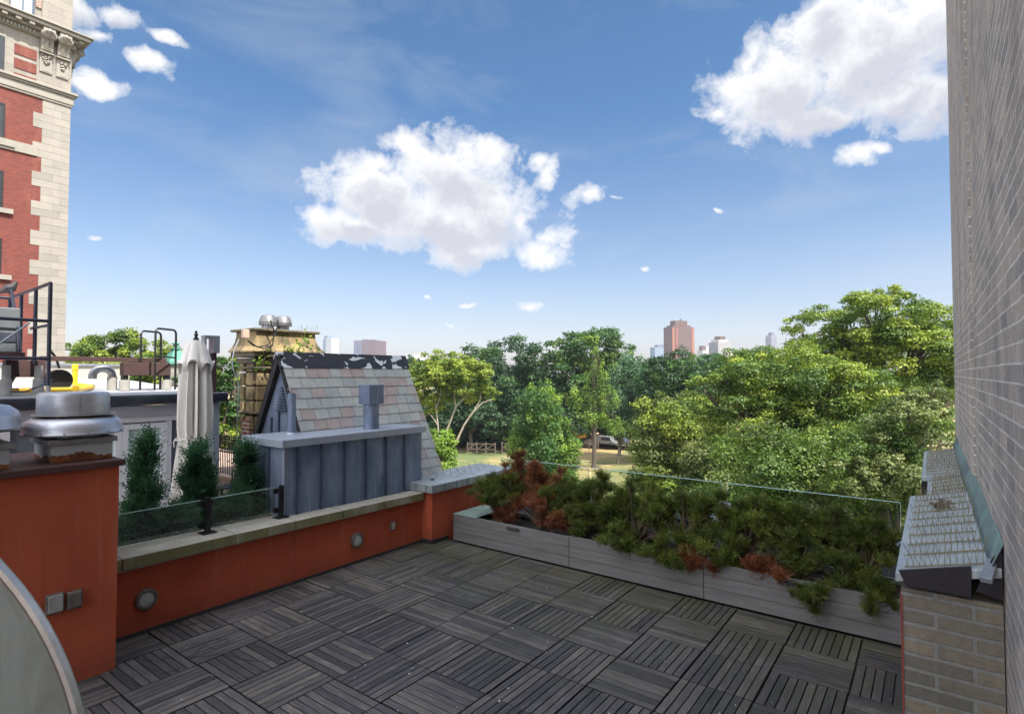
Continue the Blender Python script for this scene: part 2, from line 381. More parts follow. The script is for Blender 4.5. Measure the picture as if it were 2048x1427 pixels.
M['tyre'] = pm('black_rubber', (.02, .02, .02), (.03, .03, .03), 8, .8)

# ------------------------------------------------------------------ deck
TX0, TY0, TS = -3.552, 3.632+.5915*1, .5915     # a tile corner and the tile pitch
DX0, DX1, DY0, DY1 = -6.40, .34, .2, 6.60
def build_deck():
    verts = []; faces = []; uv = []
    def slat(x0, x1, y0, y1, z1, along):
        x0, x1 = max(x0, DX0), min(x1, DX1); y0, y1 = max(y0, DY0), min(y1, DY1)
        if x1-x0 < .008 or y1-y0 < .008: return
        b = len(verts); z0 = -.03; e = .003
        P8 = [(x0, y0, z0), (x1, y0, z0), (x1, y1, z0), (x0, y1, z0), (x0, y0, z1-e), (x1, y0, z1-e), (x1, y1, z1-e), (x0, y1, z1-e),
              (x0+e, y0+e, z1), (x1-e, y0+e, z1), (x1-e, y1-e, z1), (x0+e, y1-e, z1)]
        off = rnd.random()*40
        for p in P8:
            verts.append(p); uv.append((p[0]+off, p[1], 0) if along else (p[1]+off, p[0], 0))
        for f in ((8, 9, 10, 11), (4, 5, 9, 8), (5, 6, 10, 9), (6, 7, 11, 10), (7, 4, 8, 11), (0, 1, 5, 4), (1, 2, 6, 5), (2, 3, 7, 6), (3, 0, 4, 7)):
            faces.append(tuple(b+k for k in f))
    force = {(0, 0): 1, (-1, 1): 1, (0, 1): 0, (-1, 0): 1, (1, 0): 1, (1, -1): 0, (2, 0): 0, (1, 1): 0}
    n = 8
    for i in range(-6, 10):
        for j in range(-8, 6):
            x = TX0+(i-1)*TS; y = TY0+j*TS
            along = 1 if (i+j) % 2 else 0
            if rnd.random() < .16: along = 1-along
            if (i, j) in force: along = force[(i, j)]
            g = .0055; w = (TS-2*g)/n; dz = rnd.uniform(-.002, .002); gap = .0085
            tilt = rnd.uniform(-.003, .003)
            for k in range(n):
                a = k*w+gap*.5; bb = (k+1)*w-gap*.5; zz = dz+rnd.uniform(-.0012, .0012)
                if along: slat(x+g, x+TS-g, y+g+a, y+g+bb, zz, True)
                else: slat(x+g+a, x+g+bb, y+g, y+TS-g, zz, False)
    me = bpy.data.meshes.new('deck'); me.from_pydata(verts, [], faces); me.materials.append(M['deck']); me.materials.append(pm('gap_shade_slat_edge', (.014, .013, .012), (.024, .022, .02), 9, .9, 0, 0))  # near-black slat sides put the shade of the gaps into the colour
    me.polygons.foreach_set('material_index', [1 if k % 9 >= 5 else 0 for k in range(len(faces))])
    at = me.attributes.new('uvw', 'FLOAT_VECTOR', 'POINT'); at.data.foreach_set('vector', np.array(uv, dtype=np.float32).ravel())
    ob = bpy.data.objects.new('deck', me); col.objects.link(ob); structure(ob)
build_deck()
structure(MB().box(DX0, DX1, -3, 7.9, -.1, -.034).build('roof_membrane', M['baseflash']))

# ------------------------------------------------------------------ our building, red walls
hb = thing('row_house', (-3, 3, -15), 'row house below the timber deck, its brick front facing the park', 'building')
MB().box(-6.38, .33, -8, 8.16, -15, -.105).build('wall', M['tower_brick'], hb)

pw = thing('parapet_wall', (-6.5, 4.1, 0), 'low red stucco parapet along the left of the deck with pale mossy stone coping', 'wall')
MB().box(-6.68, -6.40, 2.0, 6.27, -.1, .675).build('wall', M['stucco'], pw)
MB().box(-6.398, -6.385, 2.0, 6.25, -.03, .035).build('base_flashing', M['baseflash'], pw)
ys = [1.98, 2.19, 3.30, 4.05, 4.75, 5.45, 5.95, 6.24]
for a, b_ in zip(ys[:-1], ys[1:]):
    za = .815-(a-2)*.009; zb = .815-(b_-2)*.009
    m_ = MB(); g = .004
    m_.hexa([(-6.79, a+g, za-.12), (-6.315, a+g, za-.12), (-6.315, b_-g, zb-.12), (-6.79, b_-g, zb-.12), (-6.79, a+g, za), (-6.315, a+g, za-.004), (-6.315, b_-g, zb-.004), (-6.79, b_-g, zb)])
    m_.build('coping_stone', M['coping'], pw, bevel=.008)
MB().box(-6.72, -6.335, 2.0, 6.25, .676, .69).build('coping_bed', M['concrete'], pw)

blk = thing('stucco_block', (-6.4, .6, 0), 'tall red stucco block at the left edge of the deck carrying two roof fans', 'wall')
MB().box(-7.05, -5.84, -.8, 1.985, -.1, 1.78).build('wall', M['stucco'], blk)
MB().box(-7.09, -5.80, -.84, 2.02, 1.782, 1.835).build('cap', M['capmetal'], blk, bevel=.004)

ep = thing('stucco_pier', (-6.4, 7.2, 0), 'short red stucco pier wall with wide grey metal cap beside the planter', 'wall')
MB().box(-6.66, -6.18, 6.27, 8.2, -.1, .78).build('wall', M['stucco'], ep)
MB().box(-6.178, -6.165, 6.27, 6.62, -.03, .06).box(-6.42, -6.178, 6.255, 6.268, -.03, .06).build('base_flashing', M['baseflash'], ep)
cp = MB()
cp.box(-6.95, -6.11, 6.20, 8.30, .782, .90)
cpo = cp.build('cap', M['sheet'], ep, bevel=.006)
sm = MB()
for k in range(8): sm.box(-6.109, -6.104, 6.2+k*.27, 6.206+k*.27, .79, .895)
for k in range(4): sm.box(-6.90+k*.22, -6.894+k*.22, 6.193, 6.199, .79, .895)
sm.build('seam', M['zinc_dark'], cpo)
for row in range(4):
    p = []
    for q in range(11*12):
        th = 2*math.pi*q/12; p.append((-6.84+row*.17+.02*math.sin(q*.3), 6.3+q*.0142+.05*math.cos(th), .945+.04*math.sin(th)+.01*math.sin(q)))
    MB().tube(p, .0022, 4).build('bird_wire', M['galv'], cpo)
MB().lathe((-6.45, 6.55, .90), [(0, .018), (.03, .018), (.035, 0)], 14).build('cap_plug', M['black'], cpo)

# back parapet and glass
bp = thing('back_parapet', (-3, 8, 0), 'low parapet with pale metal coping behind the planters under the glass', 'wall')
MB().box(-6.16, -.2, 7.88, 8.14, -.1, .56).build('wall', M['siding'], bp)
MB().box(-6.16, -.2, 7.80, 8.2, .562, .615).build('coping', M['sheet'], bp, bevel=.005)
gr = thing('glass_balustrade', (-3.5, 8, .615), 'long clear frameless glass balustrade behind the junipers facing the park', 'railing')
def pane(mb, x0, x1, y, z0, z1, t=.012): mb.box(x0, x1, y-t/2, y+t/2, z0, z1)
seg = [(-6.18, -4.43), (-4.36, -2.35), (-2.28, -.33)]
for a, b_ in seg:
    mb = MB(); pane(mb, a, b_, 8, .70, 1.10); g_ = mb.build('glass_pane', M['rail_glass'], gr)
    MB().box(a, b_, 7.993, 8.007, 1.1005, 1.107).build('pane_edge', M['glass_edge'], g_)
    MB().box(a-.006, a-.0005, 7.994, 8.006, .70, 1.10).box(b_+.0005, b_+.006, 7.994, 8.006, .70, 1.10).build('pane_side_edge', M['glass_edge'], g_)
for x in (-6.10, -4.395, -2.315, -.5):
    MB().box(x-.075, x+.075, 7.95, 8.05, .616, .83).build('clamp', M['galv'], gr, bevel=.006)

# left glass rail on the coping
gl = thing('glass_balustrade', (-6.6, 3.2, .8), 'short clear glass balustrade on black posts on the mossy coping, conifers behind', 'railing')
for y in (3.12, 4.02):
    z0 = .815-(y-2)*.009
    po = MB().box(-6.625, -6.575, y-.025, y+.025, z0+.012, z0+.40).build('post', M['black'], gl, bevel=.003)
    MB().box(-6.67, -6.53, y-.08, y+.08, z0+.001, z0+.011).build('base_plate', M['black'], po, bevel=.003)
    for zz in (.06, .30):
        MB().box(-6.66, -6.626, y-.075, y+.075, z0+zz, z0+zz+.06).build('clamp', M['black'], po, bevel=.003)
for a, b_ in ((2.03, 3.06), (3.17, 3.96)):
    g_ = MB().box(-6.649, -6.639, a, b_, .83, 1.17).build('glass_pane', M['rail_glass'], gl)
    MB().box(-6.648, -6.640, a, b_, 1.1705, 1.177).build('pane_edge', M['glass_edge'], g_)

# ------------------------------------------------------------------ wall lights and cover plates
def disc_x(c, prof, n=28):
    """lathe whose axis points along +X"""
    mb = MB(); b = 0
    for r_, h in prof:
        for k in range(n):
            th = 2*math.pi*k/n; mb.v.append((c[0]+h, c[1]+r_*math.cos(th), c[2]+r_*math.sin(th)))
    for i in range(len(prof)-1):
        for k in range(n):
            k2 = (k+1) % n; mb.f.append((i*n+k, i*n+k2, (i+1)*n+k2, (i+1)*n+k))
    mb.f.append(tuple((len(prof)-1)*n+k for k in range(n)))
    return mb
for (px, py), lab in (((292, 1197), 'round frosted wall light low on the red parapet beside the stucco block'), ((713, 1079), 'round frosted wall light on the red parapet below the zinc box')):
    c = P(px, py, X=-6.398)
    t = thing('wall_light', c, lab, 'wall light', 'round wall lights on the parapet')
    disc_x(c, [(.105, 0), (.105, .02), (.095, .032), (.075, .034), (.07, .02)]).build('bezel', M['fixture'], t, smooth=True)
    disc_x(c, [(.069, .015), (.069, .022), (.05, .028), (.02, .031)]).build('lens', M['lens'], t, smooth=True)
def plate(px, py, X, w, h, lab, mat):
    c = P(px, py, X=X); t = thing('outlet_cover', c, lab, 'outlet cover', 'weathered outlet covers on the red stucco')
    MB().box(c.x+.001, c.x+.035, c.y-w/2, c.y+w/2, c.z-h/2, c.z+h/2).build('back_box', M['fixture'], t, bevel=.012)
    MB().box(c.x+.036, c.x+.05, c.y-w/2+.012, c.y+w/2-.012, c.z-h/2+.015, c.z+h/2-.01).build('lid', mat, t, bevel=.008)
plate(108, 1205, -5.84, .125, .165, 'pale grey outlet cover on the red block, left of the pair', M['fixture_lt'])
plate(147, 1197, -5.84, .11, .15, 'stained brown outlet cover on the red block, right of the pair', M['fixture'])
plate(783, 1050, -6.398, .085, .12, 'small outlet cover near the far end of the low red parapet', M['fixture_lt'])

# ------------------------------------------------------------------ roof exhaust fans
def curb(t, cx, cy, z, hx, hy, h):
    MB().box(cx-hx, cx+hx, cy-hy, cy+hy, z, z+h).build('curb', M['curb'], t, bevel=.004)
    MB().box(cx-hx-.03, cx+hx+.03, cy-hy-.03, cy+hy+.03, z+h+.001, z+h+.045).build('curb_flange', M['steel_trim'], t, bevel=.004)
    return z+h+.046
cx, cy = -6.28, 1.77
t2 = thing('exhaust_fan', (cx, cy, 1.836), 'dull aluminium roof fan with a flat drum top, right one on the red block', 'roof fan', 'aluminium roof fans on the red block')
z = curb(t2, cx, cy, 1.836, .26, .22, .15)
MB().lathe((cx, cy, z), [(.20, 0), (.20, .10)], 40).build('throat', M['galv'], t2, smooth=True)
MB().lathe((cx, cy, z+.03), [(.335, 0), (.375, .0), (.378, .012), (.372, .02), (.37, .06), (.35, .11), (.30, .145), (.22, .155), (.0, .157)], 48).build('lower_bowl', M['alu'], t2, smooth=True)
MB().lathe((cx-.01, cy+.01, z+.192), [(0, 0), (.30, .0), (.315, .004), (.315, .010), (.27, .012)], 48).build('drip_plate', M['steel_trim'], t2, smooth=True)
scr = MB()
for k in range(14):
    a = 2*math.pi*k/14; scr.obox((cx+.374*math.cos(a), cy+.374*math.sin(a), z+.052), (.006, 0, 0), (0, .006, 0), (0, 0, .004))
scr.box(cx+.255, cx+.262, cy-.035, cy-.030, z+.225, z+.37).build('seam_and_screws', M['steel_trim'], t2)
MB().lathe((cx-.01, cy, z+.205), [(.265, 0), (.268, .02), (.268, .16), (.262, .185), (.24, .195), (.0, .198)], 48).build('motor_drum', M['alu'], t2, smooth=True)
cx, cy = -6.22, .93
t1 = thing('exhaust_fan', (cx, cy, 1.836), 'shiny aluminium roof fan with a tall bell dome at the left picture edge', 'roof fan', 'aluminium roof fans on the red block')
z = curb(t1, cx, cy, 1.836, .26, .33, .16)
MB().lathe((cx, cy, z), [(.27, 0), (.27, .14)], 40).build('throat', M['galv'], t1, smooth=True)
MB().lathe((cx, cy, z+.11), [(.40, 0), (.455, 0), (.46, .01), (.455, .02), (.45, .07), (.425, .14), (.37, .185), (.30, .20), (.285, .22), (.265, .30), (.23, .40), (.17, .475), (.09, .51), (0, .52)], 56).build('bell_dome', M['alu'], t1, smooth=True)

# ------------------------------------------------------------------ round glass window, bottom left
def oculus():
    D = 1.2; c = P(-478, 1578, D=D); rr = 654*D/F
    t = thing('round_window', c, 'open round window with a worn metal rim at the lower left corner', 'window')
    n = 96
    def ring(r0, r1, d0, d1, a=rt, b=upv):
        mb = MB()
        pr = [(r0, d0), (r1, d0), (r1, d1), (r0, d1)]
        for r_, d in pr:
            for k in range(n):
                th = 2*math.pi*k/n; mb.v.append(tuple(c+rt*(r_*math.cos(th))+upv*(r_*math.sin(th))-fw*d))
        for i in range(4):
            for k in range(n):
                k2 = (k+1) % n; j = (i+1) % 4; mb.f.append((i*n+k, i*n+k2, j*n+k2, j*n+k))
        return mb
    ring(rr-.011, rr, -.012, .004).build('rim', M['rim'], t, smooth=True)
    ring(rr-.019, rr-.0112, -.010, .001).build('gasket', M['fixture'], t, smooth=True)
    mb = MB(); mb.quad(*[c+rt*((rr-.0195)*math.cos(2*math.pi*k/n))+upv*((rr-.0195)*math.sin(2*math.pi*k/n)) for k in range(n)])
    g = mb.build('glass', glassmat('tinted_window_glass', (.90, .97, .95), .80, .02), t)
    # pale folded disc added behind the pane to imitate its reflections
    mb = MB(); na = 120; rws = 10; mb.v.append(tuple(c+fw*.08))
    for i in range(1, rws+1):
        for k in range(na):
            th = 2*math.pi*k/na; q = (rr-.014)*i/rws; u_ = q*math.cos(th); v_ = q*math.sin(th)
            dep =   .085+.035*math.sin((u_*.8+v_*.35)*46)+.008*math.sin((u_-v_*.2)*23)
            if i == rws: dep = .03
            mb.v.append(tuple(c+rt*u_+upv*v_+fw*dep))
    for k in range(na): mb.f.append((0, 1+k, 1+(k+1) % na))
    for i in range(rws-1):
        for k in range(na):
            k2 = (k+1) % na; mb.f.append((1+i*na+k, 1+i*na+k2, 1+(i+1)*na+k2, 1+(i+1)*na+k))
    mb.build('reflection_disc', pm('pale_teal_reflection', (.80, .93, .90), (.60, .76, .73), 1.5, .8, 0, 0, st=(1, 9, 1), c3=(.50, .58, .55), s3=3., t3=(.45, .7)), t, smooth=True)
    MB().tube([c-rt*(rr+.0)-fw*.01, c-rt*(rr+.25)-fw*.35], .012, 8).build('hinge_arm', M['rim'], t)
oculus()

# ------------------------------------------------------------------ zinc box and slate gable
zb = thing('zinc_dormer', (-6.9, 5.2, .8), 'blue grey standing seam zinc box standing on the stone coping', 'dormer')
ZX, ZY0, ZY1, ZB, ZT = -6.60, 4.05, 6.45, .78, 1.66
MB().box(-7.45, ZX, ZY0, ZY1, ZB, ZT).build('panel', M['zinc'], zb)
MB().box(-7.55, ZX+.05, ZY0-.05, ZY1+.05, ZT+.001, ZT+.10).build('cap', M['zinc_top'], zb, bevel=.006)
for px in (594, 642, 688, 731, 771, 808):
    y = P(px, 930, X=ZX).y
    MB().box(ZX+.0005, ZX+.026, y-.012, y+.012, ZB+.01, ZT-.004).build('seam', M['zinc_dark'], zb, bevel=.003)
MB().box(-6.935, -6.912, ZY0-.025, ZY0-.0005, ZB+.01, ZT-.004).build('seam', M['zinc_dark'], zb, bevel=.003)
MB().box(ZX-.014, ZX+.012, ZY0-.012, ZY0+.012, ZB+.01, ZT-.004).build('corner_seam', M['zinc_top'], zb, bevel=.003)
MB().box(-7.45, ZX+.02, ZY0-.02, ZY1, ZB-.012, ZB+.008).build('base_flange', M['zinc_dark'], zb)

sl = thing('slate_gable', (-7.8, 6, -.2), 'steep slate clad gable roof with peeling black ridge behind the zinc box', 'roof')
GX, GZ, GY0, GY1, SLP = -7.86, 2.90, 4.72, 7.22, .508
def sx(z): return GX+(GZ-z)*SLP
# core
mb = MB(); mb.prism([(sx(.3)-.03, GY0+.06, .3), (GX, GY0+.06, GZ-.06), (2*GX-sx(.3)+.03, GY0+.06, .3)], (0, GY1-GY0-.1, 0)); mb.build('sheathing', M['underlay'], sl)
# slates
mb = MB(); nrm = Vector((1, 0, SLP)).normalized(); dn = Vector((SLP, 0, -1)).normalized()
ex = .172; rows = 15; s0 = .24
for r_ in range(rows):
    y = GY0-.005 - (0 if r_ % 2 else .11)+rnd.uniform(-.03, .03)
    while y < GY1:
        w = rnd.uniform(.19, .27); a = max(y, GY0); b_ = min(y+w, GY1)
        if b_-a > .04:
            top = Vector((GX, 0, GZ))+dn*(s0+r_*ex-.03); bot = top+dn*(ex+.03+rnd.uniform(-.004, .006))
            g = .0035; th = nrm*.009; lift = nrm*.012
            def q(v, yy, l): return Vector((v.x, yy, v.z))+l
            mb.hexa([q(top, a+g, nrm*.0), q(top, b_-g, nrm*.0), q(bot, b_-g, lift), q(bot, a+g, lift),
                     q(top, a+g, th), q(top, b_-g, th), q(bot, b_-g, lift+th), q(bot, a+g, lift+th)])
        y += w
mb.build('slate_slope', M['slate'], sl)
rb = MB()
for sgn in (1, -1):
    t_ = Vector((GX, 0, GZ+.02)); b_ = t_+Vector((SLP*sgn, 0, -1)).normalized()*.27
    o_ = Vector((sgn, 0, SLP)).normalized()*.014
    rb.hexa([(b_.x, GY0-.05, b_.z), (t_.x, GY0-.05, t_.z), (t_.x, GY1+.03, t_.z), (b_.x, GY1+.03, b_.z),
             (b_.x+o_.x, GY0-.05, b_.z+o_.z), (t_.x+o_.x, GY0-.05, t_.z+o_.z), (t_.x+o_.x, GY1+.03, t_.z+o_.z), (b_.x+o_.x, GY1+.03, b_.z+o_.z)])
rb.build('ridge_cap', M['peel'], sl)
# gable end: zinc infill, black verge boards
mb = MB(); mb.prism([(sx(.5)-.10, GY0+.03, .5), (GX, GY0+.03, GZ-.26), (2*GX-sx(.5)+.10, GY0+.03, .5)], (0, .025, 0)); mb.build('gable_wall', M['zinc'], sl)
vb = MB()
for sgn in (1, -1):
    A = Vector((GX, 0, GZ+.01)); B = A+Vector((SLP*sgn, 0, -1)).normalized()*2.4; inn = Vector((-sgn, 0, -SLP)).normalized()*(.10 if sgn < 0 else .03)
    vb.prism([(A.x, GY0-.04, A.z), (B.x, GY0-.04, B.z), (B.x+inn.x, GY0-.04, B.z+inn.z), (A.x+inn.x, GY0-.04, A.z+inn.z)], (0, .068, 0))
vb.build('verge_board', M['underlay'], sl)
lv = MB(); c = P(563, 800, Y=GY0+.01)
for k in range(9):
    w = .02+k*.0145; zz = c.z+.17-k*.042
    lv.box(c.x-w, c.x+w, GY0+.001, GY0+.028, zz, zz+.022)
lv.build('louvre', M['zinc_dark'], sl)
for px in (541, 556):
    q = P(px, 830, Y=GY0); MB().box(q.x-.012, q.x+.012, GY0+.004, GY0+.029, 1.4, 2.06-(.12 if px == 541 else 0)).build('gable_seam', M['zinc_dark'], sl)

c = P(583, 868, Z=ZT+.10)
fp = thing('vent_pipe', c, 'plain round zinc vent pipe standing on the near end of the zinc box', 'vent pipe')
h = (c.z-P(583, 786, D=(Vector(c)-Vector((0, 0, CZ))).dot(fw)).z)*-1
MB().lathe(c, [(.055, 0), (.055, h), (.047, h), (.047, h-.08)], 24).build('pipe', M['zinc'], fp, smooth=True)
MB().lathe(c, [(.085, .001), (.06, .02), (.0555, .03)], 24).build('collar', M['zinc_top'], fp, smooth=True)
MB().lathe(c+Vector((.0, .0, h+.05)), [(0, .01), (.062, .01), (.062, 0), (0, 0)], 20).box(c.x-.004, c.x+.004, c.y-.004, c.y+.004, c.z+h-.03, c.z+h+.055).build('rain_cap', M['galv'], fp)
c = P(742, 857, Z=ZT+.10)
ft = thing('chimney_flue', c, 'short zinc flue with a square box hood in front of the slates', 'flue')
dd = (Vector(c)-Vector((0, 0, CZ))).dot(fw); pxm = dd/F
h1 = 50*pxm; h2 = 88*pxm
MB().lathe(c, [(15.5*pxm, 0), (15.5*pxm, h1+.02)], 28).build('stack', M['zinc'], ft, smooth=True)
hw = 18.5*pxm
MB().box(c.x-hw*.9, c.x+hw*.9, c.y-hw*.98, c.y+hw*.98, c.z+h1, c.z+h2).build('hood', M['zinc'], ft, bevel=.004)

# ------------------------------------------------------------------ stone chimney
ch = thing('stone_chimney', (-10.5, 6.5, 0), 'ornate yellow stone chimney stack with flared top behind the slate gable', 'chimney')
CX = -10.3; Y0 = P(507, 800, X=CX).y; Y1 = P(625, 800, X=CX).y; DPT = .60
zof = lambda y, px=507: P(px, y, X=CX).z
zb0 = -.2; ztop = zof(656, 512); zflare0 = zof(703, 507)
W0, W1 = Y0+.06, Y1-.10
def ringbox(x1, y0, y1, z0, z1, d=DPT): return MB().box(CX-d-(x1-CX), x1, y0, y1, z0, z1)
ringbox(CX-.08, W0+.06, W1-.04, zb0, zflare0-.2).build('shaft_core', M['stone_dark'], ch)
# rusticated shaft blocks in three stacked drums per pilaster
rowsz = [zof(v) for v in (862, 832, 802, 772, 744, 722)]
zs = [zb0+.0, zof(880)] + rowsz
sb = MB(); rs_ = random.Random(5)
for i in range(len(zs)-1):
    for k in range(4):
        a = W0+(W1-W0)*k/4; b_ = W0+(W1-W0)*(k+1)/4; g = .012; o_ = .035*(k % 2)+rs_.uniform(0, .012)
        sb.box(CX-.079, CX-.02+o_, a+g, b_-g, zs[i]+g, zs[i+1]-g)
    for k in range(3):
        a = CX-.09-(DPT-.1)*(k+1)/3; b_ = CX-.09-(DPT-.1)*k/3; g = .012; o_ = .03*((k+1) % 2)
        sb.box(a+g, b_-g, W0-.0-o_, W0+.059, zs[i]+g, zs[i+1]-g)
sb.build('shaft_block', M['stone'], ch, bevel=.02)
for (zc, hh, ov) in ((zof(826), .045, .05), (zof(735), .045, .05), (zflare0-.05, .10, .14), (zflare0-.17, .10, .06)):
    ringbox(CX+ov, W0-ov, W1+ov, zc-hh/2, zc+hh/2, DPT).build('moulding', M['stone_dark'], ch, bevel=.02)
# flared hood: stepped rings of an ogee
prof = [(.17, 0), (.165, .03), (.12, .10), (.085, .20), (.065, .32), (.06, .44)]
H0 = zflare0; hs = (ztop-H0-.05)/.44
for q in range(len(prof)-1):
    (o0, z0), (o1, z1) = prof[q], prof[q+1]
    r0 = [(CX-DPT-o0, W0-o0), (CX+o0, W0-o0), (CX+o0, W1+o0*1.7), (CX-DPT-o0, W1+o0*1.7)]
    r1 = [(CX-DPT-o1, W0-o1), (CX+o1, W0-o1), (CX+o1, W1+o1*1.7), (CX-DPT-o1, W1+o1*1.7)]
    mb = MB() if q == 0 else mb
    mb.hexa([(*p, H0+z0*hs) for p in r0]+[(*p, H0+z1*hs-.0005) for p in r1])
mb.build('flared_hood', M['stone'], ch)
ringbox(CX+.13, W0-.13, W1+.18, ztop-.05, ztop, DPT+.05).build('top_slab', M['stone_dark'], ch, bevel=.015)
MB().box(CX-.019, CX-.012+.035, W0+.0, W0+.28, zof(893), zof(842)).box(CX-.42, CX-.15, W0-.046, W0-.035, zof(893), zof(842)).build('brick_infill', M['infill'], ch)
for px, lab in ((536, 'round grey draught fan on top of the stone chimney, left one of two'), (566, 'round grey draught fan on top of the stone chimney, right one of two')):
    c = P(px, 656 if px == 536 else 658, X=CX-.28); c.z = ztop
    t = thing('draught_fan', c, lab, 'chimney fan', 'two draught fans on the stone chimney')
    MB().lathe(c, [(.115, 0), (.115, .09)], 24).build('base', M['galv'], t, smooth=True)
    MB().lathe(c+Vector((0, 0, .1)), [(0, .0), (.17, 0), (.172, .035), (.15, .04), (.15, .05), (.172, .05), (.165, .08), (.13, .18), (.11, .195), (0, .197)], 28).build('hood', M['hoodgrey'], t, smooth=True)
mb = MB()
for (ps) in (((541, 640), (549, 665), (545, 690), (528, 697), (505, 690), (495, 680)), ((556, 640), (552, 668), (535, 690), (515, 694), (498, 682))):
    mb.tube([P(x, y, X=CX+.24) for x, y in ps], .012, 6)
tag(mb.build('cable', M['black'], origin=P(520, 690, X=CX+.24)), 'black cables looping from the draught fans down the stone chimney', 'cable')
mb = MB(); mb.tube([P(x, y, X=CX+.2) for x, y in ((478, 678), (470, 695), (464, 720), (466, 738), (474, 755), (477, 770), (476, 800), (474, 850), (474, 900))], .012, 6)
tag(mb.build('conduit', M['galv'], origin=P(474, 900, X=CX+.2)), 'grey conduit running down the left edge of the stone chimney', 'conduit')
c = P(490, 667, X=CX+.2)
tag(MB().box(c.x-.03, c.x+.05, c.y-.06, c.y+.06, c.z-.08, c.z+.08).build('junction_box', M['paver'], origin=c, bevel=.008), 'small pinkish junction box on the side of the stone chimney top', 'junction box')
mb = MB()
for k in range(9):
    for y0, y1 in ((W0-.12, W0+.30), (W1-.3, W1+.15)):
        yy = y0+(y1-y0)*k/8; mb.tube([(CX+.08, yy, ztop+.001), (CX+.08+rnd.uniform(-.05, .05), yy+rnd.uniform(-.04, .04), ztop+.13)], .003, 4)
mb.build('bird_spike', M['galv'], ch)

# ------------------------------------------------------------------ neighbour penthouse
PX_ = -9.2; EZ = 2.28
ph = thing('penthouse', (-12, 2, -.2), 'low grey rooftop penthouse with white french doors and flat pale roof', 'building')
YE = P(434, 900, X=PX_).y
MB().box(-15.8, PX_, -6, YE, -.2, 2.0).build('wall', M['siding'], ph)
MB().hexa([(-16, -6.1, 2.30), (PX_+.12, -6.1, 2.16), (PX_+.12, YE+.08, 2.16), (-16, YE+1.0, 2.30), (-16, -6.1, 2.46), (PX_+.12, -6.1, EZ-.02), (PX_+.12, YE+.08, EZ-.02), (-16, YE+1.0, 2.46)]).build('roof', M['membrane'], ph)
MB().box(PX_+.0005, PX_+.07, -6, YE+.0, 1.98, 2.14).build('frieze', M['frieze'], ph, bevel=.01)
MB().box(PX_+.0005, PX_+.04, -6, YE+.0, 1.90, 1.979).build('architrave', M['white'], ph, bevel=.004)
mb = MB()
for y0, y1 in ((-6, YE+.05),):
    mb.prism([(PX_+.13, y0, 2.15), (PX_+.20, y0, 2.17), (PX_+.235, y0, 2.25), (PX_+.235, y0, 2.285), (PX_+.13, y0, 2.285)], (0, y1-y0, 0))
mb.build('gutter', M['gutter'], ph)
MB().box(PX_+.06, PX_+.245, -6, YE+.06, 2.286, 2.30).build('drip_edge', M['galv'], ph)
def french(y0, y1, zt=1.88, zb=-.15, rows=5, cols=2):
    fo = MB(); X = PX_+.001; w = .075
    fo.box(X, X+.06, y0, y0+w, zb, zt).box(X, X+.06, y1-w, y1, zb, zt).box(X, X+.059, y0+w, y1-w, zt-w, zt).box(X, X+.059, y0+w, y1-w, zb, zb+.25)
    f = fo.build('door', M['white'], ph)
    mt = MB(); 
    for k in range(1, cols): yy = y0+w+(y1-y0-2*w)*k/cols; mt.box(X+.01, X+.045, yy-.012, yy+.012, zb+.25, zt-w)
    for k in range(1, rows): zz = zb+.25+(zt-w-zb-.25)*k/rows; mt.box(X+.01, X+.044, y0+w, y1-w, zz-.011, zz+.011)
    mt.build('glazing_bar', M['white'], f)
    MB().box(X, X+.006, y0+w, y1-w, zb+.25, zt-w).build('pane', M['curtain'], f)
YD0 = P(241, 900, X=PX_).y; YD1 = P(331, 900, X=PX_).y
french(YD0, YD1); french(YD0-.63, YD0-.005)
french(1.30, 1.93); french(.66, 1.295)
MB().box(PX_+.001, PX_+.05, YD1+.002, YD1+.06, -.15, 1.897).build('corner_trim', M['white'], ph)
c = P(429, 900, X=PX_+.08)
MB().box(PX_-.06, PX_+.12, c.y-.04, c.y+.05, -.2, 2.14).build('corner_board', M['zinc_top'], ph)
MB().box(-16.2, -15.9, 1.6, YE+1.1, 2.2, 2.78).build('rear_parapet', M['concwall'], ph)
MB().box(-16.25, -15.85, 1.6, YE+1.15, 2.781, 2.83).build('parapet_coping', M['galv'], ph)
nb = thing('neighbour_house', (-12, 0, -15), 'neighbouring row house body under the penthouse terrace', 'building')
MB().box(-24, -6.70, -8, 8.0, -15, -.225).build('wall', M['tower_brick'], nb)
structure(MB().box(-20, -6.70, -8, 8.0, -.222, -.2).build('terrace_floor', M['paver']))
nb2 = thing('roof_terrace', (-15, 9, -.2), 'raised pinkish roof terrace beyond the iron railing', 'terrace')
MB().box(-22, -10.2, 6.0, 8.0, -.199, .42).build('base', M['concwall'], nb2)
MB().box(-22, -10.15, 5.95, 8.05, .421, .46).build('paving', M['paver'], nb2)

